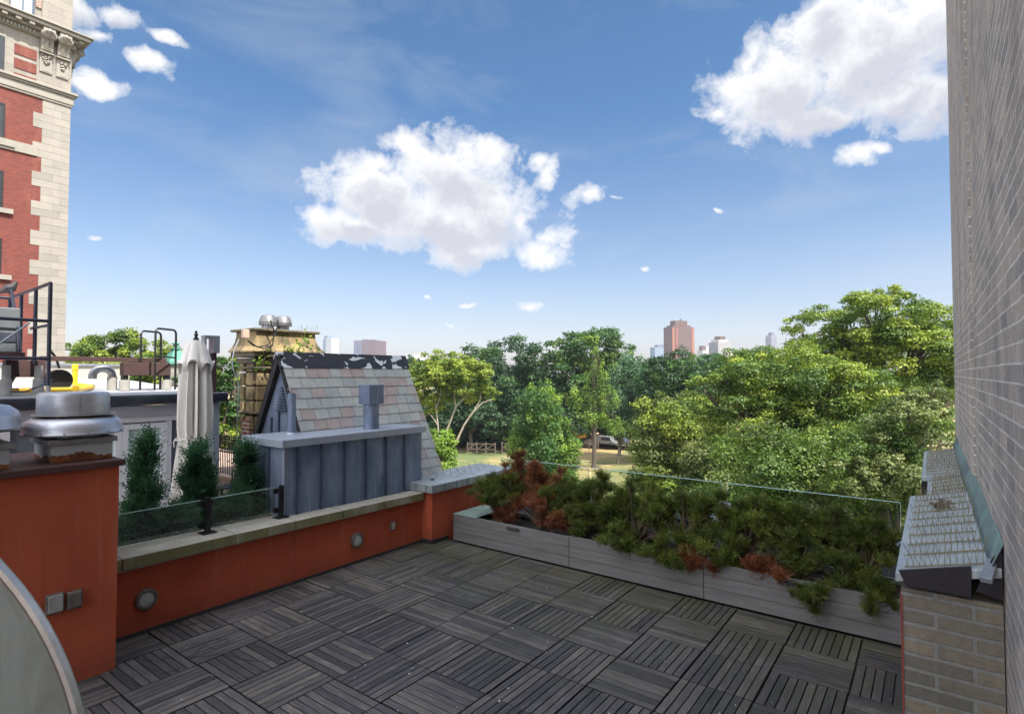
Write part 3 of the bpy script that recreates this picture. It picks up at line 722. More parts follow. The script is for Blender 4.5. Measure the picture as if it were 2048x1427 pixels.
# things on the penthouse roof
def roofz(x): return 2.26+(-x-9.2)*.0294+.003
rf = thing('equipment_frame', (-10.5, 2.2, 2.3), 'dark blue pipe rail frame around the air conditioner on the penthouse roof', 'frame')
FX, FY = -9.4, P(98, 700, X=-9.4).y; ZR = P(98, 566, X=-9.4).z
pR = .024
MB().tube([(FX, FY, roofz(FX)), (FX, FY, ZR)], pR, 10).build('post', M['rail_blue'], rf, smooth=True)
MB().tube([(FX, FY, roofz(FX)), (FX, FY, roofz(FX)+.17)], .029, 10).build('post_sleeve', M['concrete'], rf, smooth=True)
FX2 = -11.8; FY2 = P(20, 592, X=FX2).y
for px in (72, 43, 18):
    f_ = (P(px, 620, X=-10.5).y, 0)
    # post stands where the sight line meets the rail's own line
    best = None
    for q in range(200):
        u = q/199; x = FX+(FX2-FX)*u; y = FY+(FY2-FY)*u
        v = Vector((x, y, ZR))-Vector((0, 0, CZ)); xx = 1024+F*v.dot(rt)/v.dot(fw)
        if best is None or abs(xx-px) < best[0]: best = (abs(xx-px), x, y)
    MB().tube([(best[1], best[2], roofz(best[1])+.45), (best[1], best[2], ZR)], pR, 10).build('post', M['rail_blue'], rf, smooth=True)
MB().tube([(FX, FY, ZR), (FX2, FY2, ZR), (FX2, FY2-1.4, ZR)], pR, 10).build('top_rail', M['rail_blue'], rf, smooth=True)
zm = P(98, 642, X=FX).z; zl = P(98, 717, X=FX).z
MB().tube([(FX, FY, zm), (FX, FY-1.6, zm)], pR*.9, 10).build('mid_rail', M['rail_blue'], rf, smooth=True)
MB().tube([(FX, FY, zm-.05), (FX-1.0, FY+.04, zm-.05)], pR*.8, 10).build('mid_rail', M['rail_blue'], rf, smooth=True)
MB().tube([(FX, FY, zl), (FX, FY-1.6, zl)], pR*.9, 10).build('low_rail', M['rail_blue'], rf, smooth=True)
MB().tube([P(18, 575, X=-10.2), P(22, 578, X=-10.2), P(35, 660, X=-10.0), P(38, 700, X=-9.9)], .02, 8).build('brace', M['rail_blue'], rf, smooth=True)
MB().tube([P(-20, 700, X=-9.6), P(60, 645, X=-9.5)], .012, 8).build('conduit_brace', M['galv'], rf, smooth=True)
ac = thing('air_conditioner', (-10.4, 1.7, 2.9), 'grey boxed air conditioner inside the dark rail frame', 'air conditioner')
ay = P(40, 660, X=-10.0).y; zt = P(20, 615, X=-10.).z; zbm = P(20, 704, X=-10.).z
MB().box(-10.8, -10.0, ay-1.2, ay, zbm, zt).build('casing', M['ac'], ac, bevel=.01)
MB().box(-9.999, -9.98, ay-1.2, ay-.005, zbm+.32, zbm+.335).box(-9.999, -9.985, ay-1.2, ay-.03, zbm+.14, zbm+.26).build('grille', M['gutter'], ac)
MB().lathe((-10.4, ay-.55, zt), [(.30, .0), (.32, .05), (.30, .08), (0, .085)], 28).build('fan_guard', M['black'], ac, smooth=True)
MB().box(-10.85, -9.95, ay-1.25, ay+.05, zbm-.06, zbm-.002).build('tray', M['rustbeam'], ac)
db = thing('steel_dunnage', (-11, 3.5, 2.3), 'long rusty steel beam on stub columns across the penthouse roof', 'steel beam')
BX = -11.0; zb_ = P(103, 712, X=BX).z
y0 = P(80, 715, X=BX).y; y1 = P(352, 717, X=BX).y
MB().box(BX-.05, BX+.05, y0, y1-.17, zb_-.075, zb_).build('beam', M['rustbeam'], db, bevel=.005)
ya = P(246, 735, X=BX+.2).y; yb = P(338, 735, X=BX+.2).y
MB().box(BX+.06, BX+.24, ya, yb, zb_-.30, zb_-.085).build('cross_beam', M['rustbeam'], db, bevel=.005)
MB().box(BX+.5, BX+.7, P(8, 730, X=BX+.6).y, P(88, 730, X=BX+.6).y, zb_-.32, zb_-.08).build('cross_beam', M['rustbeam'], db, bevel=.005)
for px in (249, 333):
    yy = P(px, 750, X=BX+.15).y
    MB().lathe((BX+.15, yy, roofz(BX)), [(.055, 0), (.055, zb_-.3-roofz(BX))], 16).build('column', M['underlay'], db, smooth=True)
    MB().lathe((BX+.15, yy, roofz(BX)), [(.08, 0), (.08, .17), (.056, .175)], 16).build('column_sleeve', M['concrete'], db, smooth=True)
for px, py in ((77, 781), (12, 760)):
    q = P(px, 760, X=-10.2)
    MB().lathe((q.x, q.y, roofz(q.x)), [(.07, 0), (.065, .22), (.05, .23), (.05, .42)], 16).build('column_sleeve', M['concrete'], db, smooth=True)
gp = MB(); GPX = -10.4; zz = roofz(GPX)+.06
pts = [P(-30, 768, X=GPX), P(150, 768, X=GPX)]
for p in pts: p.z = zz
e = P(185, 752, X=-11.3); e.z = zz+.02; e2 = P(150, 745, X=-11.9); e2.z = zz+.05; e3 = P(146, 722, X=-11.9); e3.z = zz+.35
g_ = thing('gas_pipe', (GPX, 2.9, 2.3), 'bright yellow gas pipe with elbows lying on the penthouse roof', 'gas pipe')
MB().tube([pts[0], pts[1]], .038, 12).build('pipe', M['yellow'], g_, smooth=True)
MB().tube([pts[1], e], .044, 12).build('elbow', M['yellow'], g_, smooth=True)
MB().tube([e, e2], .036, 12).build('pipe', M['yellow'], g_, smooth=True)
MB().tube([e2, Vector((e2.x, e2.y, e3.z))], [.040, .040], 12).build('riser', M['yellow'], g_, smooth=True)
MB().lathe((e2.x, e2.y, e3.z), [(.047, -.05), (.047, .02), (.04, .05), (0, .06)], 14).build('cap', M['yellow'], g_, smooth=True)
MB().lathe((pts[1].x, pts[1].y, zz), [(.0, -.05), (.05, -.05), (.05, .05), (0, .05)], 14).build('union', M['yellow'], g_, smooth=True)
gx = -11.2; c0 = P(224, 770, X=gx); gz = roofz(gx)
gv = thing('gooseneck_vent', (gx, c0.y, gz), 'grey corrugated gooseneck vent pipe on the penthouse roof', 'vent pipe')
MB().lathe((gx, c0.y, gz), [(.075, 0), (.075, .22)], 18).build('base_sleeve', M['concrete'], gv, smooth=True)
pp = []
for k in range(13):
    th = math.pi*k/12; pp.append((gx, c0.y-.14+.14*math.cos(th), gz+.24+.12*math.sin(th)))
MB().tube([(gx, c0.y, gz+.2)]+pp+[(gx, c0.y-.28, gz+.19)], [.058+.004*(k % 2) for k in range(15)], 14).build('gooseneck', M['galv'], gv, smooth=True)
def hoop(xa, xb, ytop, X, nm):
    A = P(xa, 730, X=X); B_ = P(xb, 730, X=X-.22); zt_ = P(xa, ytop, X=X).z; zb2 = 2.32
    r_ = .07; pts = [(A.x, A.y, zb2), (A.x, A.y, zt_-r_)]
    d = (B_-A); d.z = 0; l = d.length; d.normalize()
    for k in range(1, 5):
        th = math.pi/2*k/4; pts.append((A.x+d.x*r_*(1-math.cos(th)), A.y+d.y*r_*(1-math.cos(th)), zt_-r_+r_*math.sin(th)))
    for k in range(0, 5):
        th = math.pi/2*k/4; s_ = l-r_+r_*math.sin(th); pts.append((A.x+d.x*s_, A.y+d.y*s_, zt_-r_+r_*math.cos(th)))
    pts.append((B_.x, B_.y, zb2)); return MB().tube(pts, .018, 8)
ld = thing('roof_ladder', (-10.6, 4.6, 2.3), 'black hooped handrails of a roof ladder at the penthouse roof edge', 'ladder')
hoop(281, 321, 661, -10.9, 'a').build('handrail', M['black'], ld, smooth=True)
hoop(310, 351, 656, -10.5, 'b').build('handrail', M['black'], ld, smooth=True)
MB().tube([P(310, 712, X=-10.5), P(350, 715, X=-10.72)], .014, 8).build('rung', M['black'], ld)
# hose bucket
c = P(116, 745, X=-11.3); 
hr = thing('hose_reel', (c.x, c.y, roofz(-11.3)), 'black round hose reel lying behind the dark post on the roof', 'hose reel')
disc_x((c.x, c.y, roofz(-11.3)+.17), [(.06, -.12), (.17, -.12), (.17, -.07), (.12, -.05), (.12, .05), (.17, .07), (.17, .12), (.05, .13)]).build('reel', M['black'], hr, smooth=True)
mb = MB(); mb.tube([P(96, 695, X=-10.9), P(112, 715, X=-11.1), P(118, 735, X=-11.2)], .02, 8); mb.build('handle', M['black'], hr)
mb = MB(); mb.tube([P(x, y, X=-9.9) for x, y in ((20, 783), (50, 783), (80, 772), (95, 764), (105, 759))], .010, 6)
tag(mb.build('hose', M['gutter'], origin=P(50, 783, X=-9.9)), 'thin dark hose trailing across the near edge of the penthouse roof', 'hose')
mb = MB()
for k in range(3): mb.tube([P(4+k*3+24*math.sin(math.pi*q/10)*.8+q*.6, 768-22*math.sin(math.pi*q/9), X=-10.6-k*.05) for q in range(10)], .012, 6)
tag(mb.build('cable_coil', M['black'], origin=P(15, 760, X=-10.6)), 'coil of thick black cable below the air conditioner', 'cable')

# pigeon
pg = thing('pigeon', P(20, 588, X=-11.6), 'dark pigeon perched on the end of the rail looking right', 'pigeon')
c = P(18, 580, X=-11.6); k_ = 1.0*(Vector(c)-Vector((0, 0, CZ))).dot(fw)/F
def pp_(x, y, o=0): return P(x, y, X=-11.6)+Vector((o, 0, 0))
MB().tube([pp_(-4, 585), pp_(3, 582.5), pp_(10, 579), pp_(17, 577), pp_(23, 575), pp_(27, 571), pp_(30, 567), pp_(33, 564.5), pp_(35.2, 565.5)], [.02, .03, .055, .075, .07, .048, .032, .030, .010], 12).build('body', M['pigeon'], pg, smooth=True)
MB().tube([pp_(35, 565), pp_(37.5, 567)], [.008, .002], 6).build('beak', M['black'], pg)
MB().prism([pp_(-2, 586, .04), pp_(10, 577, .07), pp_(22, 574, .07), pp_(17, 582, .065)], (.012, 0, 0)).build('wing', M['pigeon'], pg, bevel=.004)
MB().prism([pp_(-9, 588), pp_(-9, 585), pp_(4, 580), pp_(5, 583)], (.05, 0, 0)).build('tail', M['pigeon'], pg)
for o in (-.02, .03): MB().tube([pp_(18, 582, o), pp_(20, 590, o)], .007, 6).build('leg', M['redoxide'], pg)

# box flue at the corner
c = P(424, 790, X=PX_+.02)
bf = thing('box_flue', c, 'rusty flue pipe with a square galvanised hood beside the umbrella', 'flue')
z1 = P(424, 706, X=PX_+.02).z; z2 = P(424, 671, X=PX_+.02).z
MB().box(c.x-.04, c.x+.04, c.y-.045, c.y+.045, EZ-.3, z1).build('pipe', M['rustbeam'], bf)
MB().box(c.x-.08, c.x+.08, c.y-.03, c.y+.075, z1, z2).build('hood', M['galv'], bf, bevel=.004)
MB().box(c.x-.07, c.x+.07, c.y-.15, c.y-.031, z2-.05, z2-.001).box(c.x-.06, c.x+.06, c.y-.15, c.y-.12, z1+.05, z2-.051).build('bracket', M['galv'], bf, bevel=.003)

# copper cupola behind
c = P(351, 745, D=42); s_ = 34/F
cu = thing('copper_cupola', c, 'small green copper pyramid roof on a pale stone turret behind the ladder', 'cupola')
MB().box(c.x-.55, c.x+.55, c.y-.55, c.y+.55, -6, c.z+.62).build('turret', M['limestone'], cu)
MB().box(c.x-.75, c.x+.75, c.y-.75, c.y+.75, c.z+.62, c.z+.80).build('eave', M['verdigris'], cu)
mb = MB(); mb.hexa([(c.x-.70, c.y-.70, c.z+.80), (c.x+.70, c.y-.70, c.z+.80), (c.x+.70, c.y+.70, c.z+.80), (c.x-.70, c.y+.70, c.z+.80), (c.x-.2, c.y-.2, c.z+1.7), (c.x+.2, c.y-.2, c.z+1.7), (c.x+.2, c.y+.2, c.z+1.7), (c.x-.2, c.y+.2, c.z+1.7)]); mb.build('roof', M['verdigris'], cu)
MB().lathe((c.x, c.y, c.z+1.7), [(.32, 0), (.34, .1), (.18, .16), (.2, .4), (.28, .45), (.1, .6), (.05, .85), (0, 1.0)], 8).build('finial', M['verdigris'], cu)

# ------------------------------------------------------------------ umbrella
def umbrella():
    c = P(387, 990, X=-8.2); D_ = (Vector(c)-Vector((0, 0, CZ))).dot(fw); s_ = D_/F
    t = thing('patio_umbrella', (c.x, c.y, -.2), 'closed beige patio umbrella tied near the bottom, standing behind the conifers', 'umbrella')
    zz = lambda y: CZ+(746-y)*s_
    MB().tube([(c.x, c.y, -.2), (c.x, c.y, zz(676))], .024, 10).build('pole', M['galv'], t, smooth=True)
    MB().lathe((c.x, c.y, -.2), [(0, .08), (.28, .08), (.3, .05), (.3, 0)], 24).build('base', M['concrete'], t)
    MB().lathe((c.x, c.y, zz(679)), [(.0, .0), (.04, .0), (.035, .03), (.018, .035), (.022, .07), (.03, .08), (.012, .10), (.02, .12), (0, .135)], 12).build('finial', M['black'], t, smooth=True)
    def skirt(prof, nf, ph, amp0, seed, r0=0):
        n = nf*8; mb = MB(); rr = random.Random(seed); fa = [rr.uniform(.6, 1.3) for _ in range(nf)]
        for i, (y, r_, amp) in enumerate(prof):
            for k in range(n):
                th = 2*math.pi*k/n; f_ = int(k/8)
                tw = ph+.25*math.sin(i*.7+f_)
                w = abs(math.cos(nf/2*th+.15*math.sin(i*.5+f_*1.3)))
                ra = .9*r_*(1-amp*fa[f_]*(w**1.2))*(1+.03*math.sin(3*th+i))
                mb.v.append((c.x+ra*math.cos(th), c.y+ra*math.sin(th), zz(y)))
        for i in range(len(prof)-1):
            for k in range(n):
                k2 = (k+1) % n; mb.f.append((i*n+k, i*n+k2, (i+1)*n+k2, (i+1)*n+k))
        return mb
    skirt([(681, .10, .03), (700, .17, .2), (735, .225, .42), (780, .25, .5), (820, .262, .5), (850, .255, .45), (868, .235, .35), (876, .215, .3), (884, .225, .3), (905, .255, .36), (940, .30, .42), (975, .33, .45), (1000, .33, .42)], 11, 0, .3, 3).build('canopy', M['canvas'], t, smooth=True, solid=.006)
    # valance with pointed folds
    n = 96; mb = MB()
    rows_ = [(679, .03), (680, .105), (690, .135), (705, .175), (722, .215), (0, .25)]
    for i, (y, r_) in enumerate(rows_):
        for k in range(n):
            th = 2*math.pi*k/n; w = abs(math.sin(3.5*th+.4))
            yy = y if y else 722+24*(1-w)**1.5+4*math.sin(3*th)
            ra = .92*r_*(1-.16*(i/5)*(1-w)**2+.02*math.sin(7*th))
            mb.v.append((c.x+ra*math.cos(th), c.y+ra*math.sin(th), zz(yy)))
    for i in range(len(rows_)-1):
        for k in range(n):
            k2 = (k+1) % n; mb.f.append((i*n+k, i*n+k2, (i+1)*n+k2, (i+1)*n+k))
    mb.build('valance', M['canvas'], t, smooth=True, solid=.005)
    mb = MB()
    mb.tube([(c.x+.225*math.cos(2*math.pi*k/24), c.y+.225*math.sin(2*math.pi*k/24), zz(876)+.01*math.sin(k)) for k in range(25)], .009, 6)
    q = P(352, 876, D=D_-.1)
    mb.tube([q, q+Vector((.0, -.03, -.05)), q+Vector((0, -.02, -.12))], .008, 6)
    mb.build('tie_strap', M['canvas'], t, smooth=True)
umbrella()

# iron railing and chair beyond
ir = thing('iron_railing', (-11, 5.8, .46), 'spiked black iron railing on the far terrace beside the chimney', 'railing')
rx0 = P(428, 900, Y=6.1).x; rx1 = P(488, 900, Y=6.1).x
zt_ = P(450, 866, Y=6.1).z; zq = .46
mb = MB(); k = 0; x = rx0
bars = MB()
while x < rx1:
    bars.box(x-.008, x+.008, 6.09, 6.106, zq, zt_-.06); bars.hexa([(x-.016, 6.084, zt_-.08), (x+.016, 6.084, zt_-.08), (x+.016, 6.112, zt_-.08), (x-.016, 6.112, zt_-.08), (x-.002, 6.096, zt_), (x+.002, 6.096, zt_), (x+.002, 6.1, zt_), (x-.002, 6.1, zt_)])
    x += .075
bars.build('baluster', M['black'], ir)
MB().box(rx0, rx1, 6.07, 6.0895, zt_-.13, zt_-.10).box(rx0, rx1, 6.07, 6.0895, zt_-.40, zt_-.37).build('rail', M['black'], ir)
mb = MB(); x = rx0+.1
while x < rx1-.05:
    mb.tube([(x+.085*math.cos(a*math.pi/8), 6.06, zt_-.25+.1*math.sin(a*math.pi/8)) for a in range(17)], .009, 6); x += .17
mb.build('scroll', M['black'], ir)
gc = thing('garden_chair', P(455, 940, Y=6.0), 'black metal garden chair with an arched back in front of the railing', 'chair')
gc.location.z = -.2
q = P(455, 900, Y=5.7); q = Vector((q.x, q.y, .35))
zf = -.2
for dx in (-.2, .2):
    for dy in (-.2, .2): MB().tube([(q.x+dx, q.y+dy, zf), (q.x+dx*.9, q.y+dy*.9, q.z)], .014, 8).build('leg', M['black'], gc, smooth=True)
MB().box(q.x-.21, q.x+.21, q.y-.21, q.y+.21, q.z, q.z+.025).build('seat', M['black'], gc, bevel=.008)
mb = MB()
mb.tube([(q.x-.2, q.y+.2, q.z)]+[(q.x-.2*math.cos(a*math.pi/8), q.y+.22, q.z+.42+.2*math.sin(a*math.pi/8)) for a in range(9)]+[(q.x+.2, q.y+.2, q.z)], .014, 8)
for dx in (-.1, 0, .1): mb.tube([(q.x+dx, q.y+.2, q.z), (q.x+dx, q.y+.22, q.z+.42+math.sqrt(max(0, .04-dx*dx)))], .009, 6)
mb.tube([(q.x-.2, q.y+.21, q.z+.35), (q.x+.2, q.y+.21, q.z+.35)], .009, 6)
mb.build('backrest', M['black'], gc, smooth=True)

# ------------------------------------------------------------------ big red brick and limestone building at the left
TXX = -34.0; cy_ = P(137, 400, X=TXX).y
tb = thing('apartment_block', (-42, 0, -15), 'tall red brick and limestone apartment block with heavy carved cornice', 'building')
zz = lambda px, py: P(px, py, X=TXX).z
zbelt0, zbelt1 = zz(138, 215), zz(138, 193)
zc0, zc1 = zz(140, 62), zz(140, 40)    # placeholder cornice heights at wall plane
ov = .62
ct = P(190, 78, X=TXX+ov+.1).z; cb = P(188, 90, X=TXX+ov).z
MB().box(TXX-16, TXX-.08, -12, cy_-.08, -15, 34).build('core', M['limestone'], tb)
yb_ = P(72, 400, X=TXX).y          # where the brick field ends
MB().box(TXX-.079, TXX-.02, -12, yb_+.42, -15, zbelt0).build('brick_field', M['tower_brick'], tb)
# limestone corner: long and short blocks
qb = MB(); z = -15; k = 0; pit = .352
nq = int((zbelt0+15)/pit)+1
off = (zbelt0+15)-nq*pit
for k in range(nq+1):
    z0 = -15+off+k*pit; z1 = min(z0+pit, zbelt0)
    long = (k//2) % 2 == 0
    y0 = yb_-.18 if (k % 4) in (0, 1) else yb_+.18
    g = .006
    jy = yb_+.18+(cy_-yb_-.18)*(.40 if k % 2 else .68)
    qb.box(TXX-.019, TXX, y0, jy-g, z0+g, z1-g); qb.box(TXX-.019, TXX+.001, jy+g, cy_, z0+g, z1-g)
MB().box(TXX-.0795, TXX-.012, yb_+.16, cy_-.01, -15, zbelt0).box(TXX-15, TXX-.08, cy_-.08, cy_-.02, -15, 34).build('corner_backing', M['limeplain'], tb)
qb.build('quoin', pm('quoin_stone', (.295, .272, .238), (.25, .23, .20), 1.2, .85, 0, .3, 8, island=[(0, .86), (.5, 1.), (1, 1.08)]), tb)
# band course between floors
zband = zz(72, 303)
MB().box(TXX-.018, TXX+.05, -12, yb_-.02, zband-.22, zband+.24).build('band_course', M['limeplain'], tb)
FH = 137/F*(Vector((TXX, 8, 0)).dot(Vector((-math.sin(YAW), math.cos(YAW), 0))))
# windows whose right edges show at the picture's left side
wy1 = P(6, 400, X=TXX).y
for n_, (pt, pb) in enumerate(((206, 281), (342, 416), (477, 549), (610, 682))):
    zt_, zb_ = zz(5, pt), zz(5, pb)
    w_ = MB().box(TXX-.018, TXX+.01, wy1-1.3, wy1-1.2, zb_, zt_).box(TXX-.018, TXX+.01, wy1-.08, wy1, zb_, zt_).box(TXX-.018, TXX+.009, wy1-1.2, wy1-.08, zt_-.1, zt_).box(TXX-.018, TXX+.009, wy1-1.2, wy1-.08, zb_, zb_+.1).build('window', M['black'], tb)
    MB().box(TXX-.018, TXX-.008, wy1-1.2, wy1-.08, zb_+.1, zt_-.1).build('pane', M['window'], w_)
    MB().box(TXX-.018, TXX+.12, wy1-1.45, wy1+.35, zb_-.22, zb_-.003).build('sill', M['limeplain'], w_)
# belt course
def course(z0, z1, o, nm='belt_course', mat='limeplain'):
    return MB().box(TXX-15, TXX+o, -12, cy_+o, z0, z1).build(nm, M[mat], tb, bevel=.03)
course(zbelt0, zbelt0+.10, .06); course(zbelt0+.101, zbelt0+.46, .10); course(zbelt0+.461, zbelt0+.56, .17); course(zbelt0+.561, zbelt0+.70, .25)
zfr = zbelt0+.70
# frieze between belt and cornice
MB().box(TXX-.079, TXX-.005, -12, cy_-.0, zfr, ct-.5).build('frieze_wall', M['limestone'], tb)
ys0, ys1 = P(28, 120, X=TXX).y, P(73, 120, X=TXX).y
for a, b_ in ((84, 103), (113, 131), (142, 158)):
    MB().box(TXX-.004, TXX+.03, ys0, ys1, zz(30, b_+4), zz(30, a+3)).build('brick_panel', M['tower_brick'], tb)
w_ = MB().box(TXX-.004, TXX+.06, P(-25, 100, X=TXX).y, P(11, 100, X=TXX).y, zz(8, 148), zz(8, 70)).build('window', M['limeplain'], tb)
MB().box(TXX+.061, TXX+.07, P(-25, 100, X=TXX).y, P(9, 100, X=TXX).y, zz(8, 145), zz(8, 74)).build('pane', M['window'], w_)
# cornice
MB().box(TXX-15, TXX+ov, -12, cy_+ov, ct-.24, ct-.08).build('cornice', M['limeplain'], tb, bevel=.03)
MB().box(TXX-15, TXX+ov+.1, -12, cy_+ov+.1, ct-.078, ct).build('cornice_lip', M['limeplain'], tb, bevel=.03)
MB().box(TXX-15, TXX+ov*.55, -12, cy_+ov*.55, ct-.42, ct-.242).build('cornice_bed', M['limeplain'], tb, bevel=.05)
MB().box(TXX-15, TXX+.14, -12, cy_+.14, ct-.66, ct-.422).build('dentil_bed', M['limeplain'], tb, bevel=.03)
dm = MB(); y = -2
while y < ys1-.1: dm.box(TXX+.141, TXX+.22, y, y+.075, ct-.62, ct-.46); y += .135
dm.build('dentil', M['limeplain'], tb)
ym = ys1-.3
for k in range(7):
    MB().box(TXX+ov*.55+.001, TXX+ov-.06, ym-k*.49-.11, ym-k*.49+.11, ct-.40, ct-.243).build('modillion', M['limeplain'], tb, bevel=.04)
MB().box(TXX+ov*.55+.001, TXX+ov-.15, cy_+.15, cy_+.37, ct-.40, ct-.243).build('modillion', M['limeplain'], tb, bevel=.04)
def bracket(yc, axis='x', w=.24):
    mb = MB(); k_ = ov/.62
    pr = [(0, -.25), (.55, -.25), (.57, -.50), (.46, -.68), (.30, -.76), (.22, -1.0), (.17, -1.22), (.06, -1.30), (0, -1.30)]
    if axis == 'x': V = lambda a, q, b: (TXX+a, yc+q, ct+b)
    else: V = lambda a, q, b: (yc+q, cy_+a, ct+b)
    mb.prism([V(a*k_, -w, b) for a, b in pr], Vector(V(0, w, 0))-Vector(V(0, -w, 0)))
    o_ = mb.build('bracket', M['limeplain'], tb, bevel=.03)
    car = MB()
    for k in range(6): car.tube([V(.30-k*.020, -w*.55, -.80-k*.075), V(.34-k*.022, 0, -.84-k*.075), V(.30-k*.020, w*.55, -.80-k*.075)], .026, 6)
    for s_ in (-1, 1):
        car.tube([V(.42, s_*w, -.55), V(.42, s_*w*1.18, -.55)], .13, 14); car.tube([V(.42, s_*w*1.18, -.55), V(.42, s_*w*1.3, -.55)], .06, 10)
        car.tube([V(.52, s_*w*.6, -.30), V(.585, s_*w*.5, -.44), V(.50, s_*w*.6, -.60)], [.02, .05, .02], 7)
    car.tube([V(.55, 0, -.28), V(.62, 0, -.44), V(.52, 0, -.64)], [.03, .07, .02], 8)
    for i in range(16):
        h_ = rnd.uniform(0, 1); a = rnd.uniform(-1, 1)*w*.8*(1-h_*.8); car.tube([V(.08, a, -1.42-h_*.42), V(.15, a+rnd.uniform(-.04, .04), -1.46-h_*.42)], [.06, .025], 6)
    mbx = [V(.001, -w, -2.1), V(.07, w, -1.32)]
    def bx(p, q): car.box(min(p[0], q[0]), max(p[0], q[0]), min(p[1], q[1]), max(p[1], q[1]), min(p[2], q[2]), max(p[2], q[2]))
    bx(V(.001, -w, -2.25), V(.06, w, -1.37)); bx(V(.001, -w-.04, -1.36), V(.22, w+.04, -1.305)); bx(V(.061, -w*.6, -2.2), V(.075, w*.6, -1.9))
    car.build('carving', M['limeplain'], o_, bevel=.012)
bracket(P(91, 150, X=TXX).y); bracket(P(124, 150, X=TXX).y)
bracket(TXX-.45, 'y'); bracket(TXX-1.25, 'y')
# storey above the cornice
za = zz(60, 22)
w_ = MB().box(TXX-.079, TXX+.0, P(20, 5, X=TXX).y, P(70, 5, X=TXX).y, ct+.05, ct+3).build('window', M['gutter'], tb)
MB().box(TXX+.001, TXX+.012, P(22, 5, X=TXX).y, P(44, 5, X=TXX).y, ct+.2, ct+3).box(TXX+.001, TXX+.012, P(48, 5, X=TXX).y, P(64, 5, X=TXX).y, ct+.2, ct+3).build('pane', M['curtain'], w_)
MB().box(TXX-.079, TXX+.004, P(72, 5, X=TXX).y, P(84, 5, X=TXX).y, ct+.8, ct+5).build('brick_panel', M['infill'], tb)
MB().box(TXX-.079, TXX-.002, P(85, 5, X=TXX).y, cy_-.0, ct+.02, 34).build('pier', M['limestone'], tb)

# ------------------------------------------------------------------ right-hand brick wall, pier and metal roofs
WX = .34
rw = thing('brick_building', (5, 4, -15), 'tall grey buff brick side wall closing the right of the picture', 'building')
mb = MB()
# wall steps back slightly beyond a narrow dirty joint
yj = 7.4
mb.box(WX, 9, -7, yj, -15, 18.0).box(WX+.07, 9, yj+.001, yj+.35, -15, 18.0).box(WX-.004, 9, yj+.351, 13.9, -15, 18.0)
mb.build('wall', M['buff_brick'], rw)
MB().box(WX-.03, 9.1, -7.1, 13.95, 18.01, 18.3).build('coping', M['limeplain'], rw)

pr_ = thing('brick_pier', (0, 6, 0), 'low tan brick pier against the right wall with a sloping metal roof', 'pier')
AX = -.20
MB().box(AX, WX-.006, 4.77, 7.84, -.1, 1.13).build('wall', M['pier_brick'], pr_)
MB().box(AX-.005, AX-.0005, 4.768, 6.6, -.03, 1.10).build('painted_edge', M['redoxide'], pr_)
MB().box(AX-.004, AX+.006, 4.762, 4.7695, -.03, 1.08).build('painted_edge', M['redoxide'], pr_)
MB().box(-.06, WX-.006, 7.85, 13.0, -.1, 1.1).build('wall', M['redoxide'], pr_)
def metal_roof(x0, y0, y1, zl, zr, drop=.06):
    xr = WX-.012
    mb = MB(); mb.hexa([(x0, y0, zl-drop), (xr, y0, zr-drop), (xr, y1, zr-drop-.02), (x0, y1, zl-drop-.02), (x0, y0, zl), (xr, y0, zr), (xr, y1, zr-.02), (x0, y1, zl-.02)])
    o_ = mb.build('metal_roof', M['sheet'], pr_, bevel=.004)
    n = max(2, int((y1-y0-.15)/.30)); rr = random.Random(int(y0*10))
    for k in range(n+1):
        sp = MB()
        yy = y0+.12+(y1-y0-.2)*k/n; a, b_ = x0+.05, xr-.06+rr.uniform(-.02, .02); yb2 = yy+rr.uniform(-.03, .03)
        za_ = zl+(zr-zl)*(a-x0)/(xr-x0)-.02*(yy-y0)/(y1-y0)+.004; zb2 = zl+(zr-zl)*(b_-x0)/(xr-x0)-.02*(yy-y0)/(y1-y0)+.004
        sp.bar((a, yy, za_+.004), (b_, yb2, zb2+.004), .014, .006)
        m_ = 13
        for q in range(m_):
            u = (q+.5)/m_; x = a+(b_-a)*u; z = za_+(zb2-za_)*u+.004
            for dy, dx in ((-.06, -.015), (.05, .012)):
                j = rr.uniform(-.022, .022)
                sp.tube([(x, yy+(yb2-yy)*u, z), (x+dx+j, yy+dy+j, z+.10)], .0020, 3, caps=False)
        sp.build('spike_strip', M['spike'], o_)
    return o_
metal_roof(AX-.03, 4.72, 7.86, 1.235, 1.375)
metal_roof(-.08, 7.865, 9.55, 1.16, 1.28)
metal_roof(-.15, 9.56, 12.9, 1.19, 1.29)
MB().box(-.15, -.082, 9.50, 9.555, .95, 1.14).build('fascia', M['flap'], pr_)
# hanging dark flap below the front eave
A = P(1797, 1139, Y=4.71); B = P(1943, 1131, Y=4.71); C_ = P(1943, 1196, Y=4.71); D__ = P(1811, 1170, Y=4.71)
MB().prism([A, B, C_, D__], (0, .012, 0)).build('dark_flap', M['flap'], pr_, bevel=.003)
# spout
a = P(1985, 1122, Y=4.8); b_ = P(1972, 1160, Y=4.55)
MB().bar(a, b_, .06, .035).build('spout', M['galv'], pr_, bevel=.003)
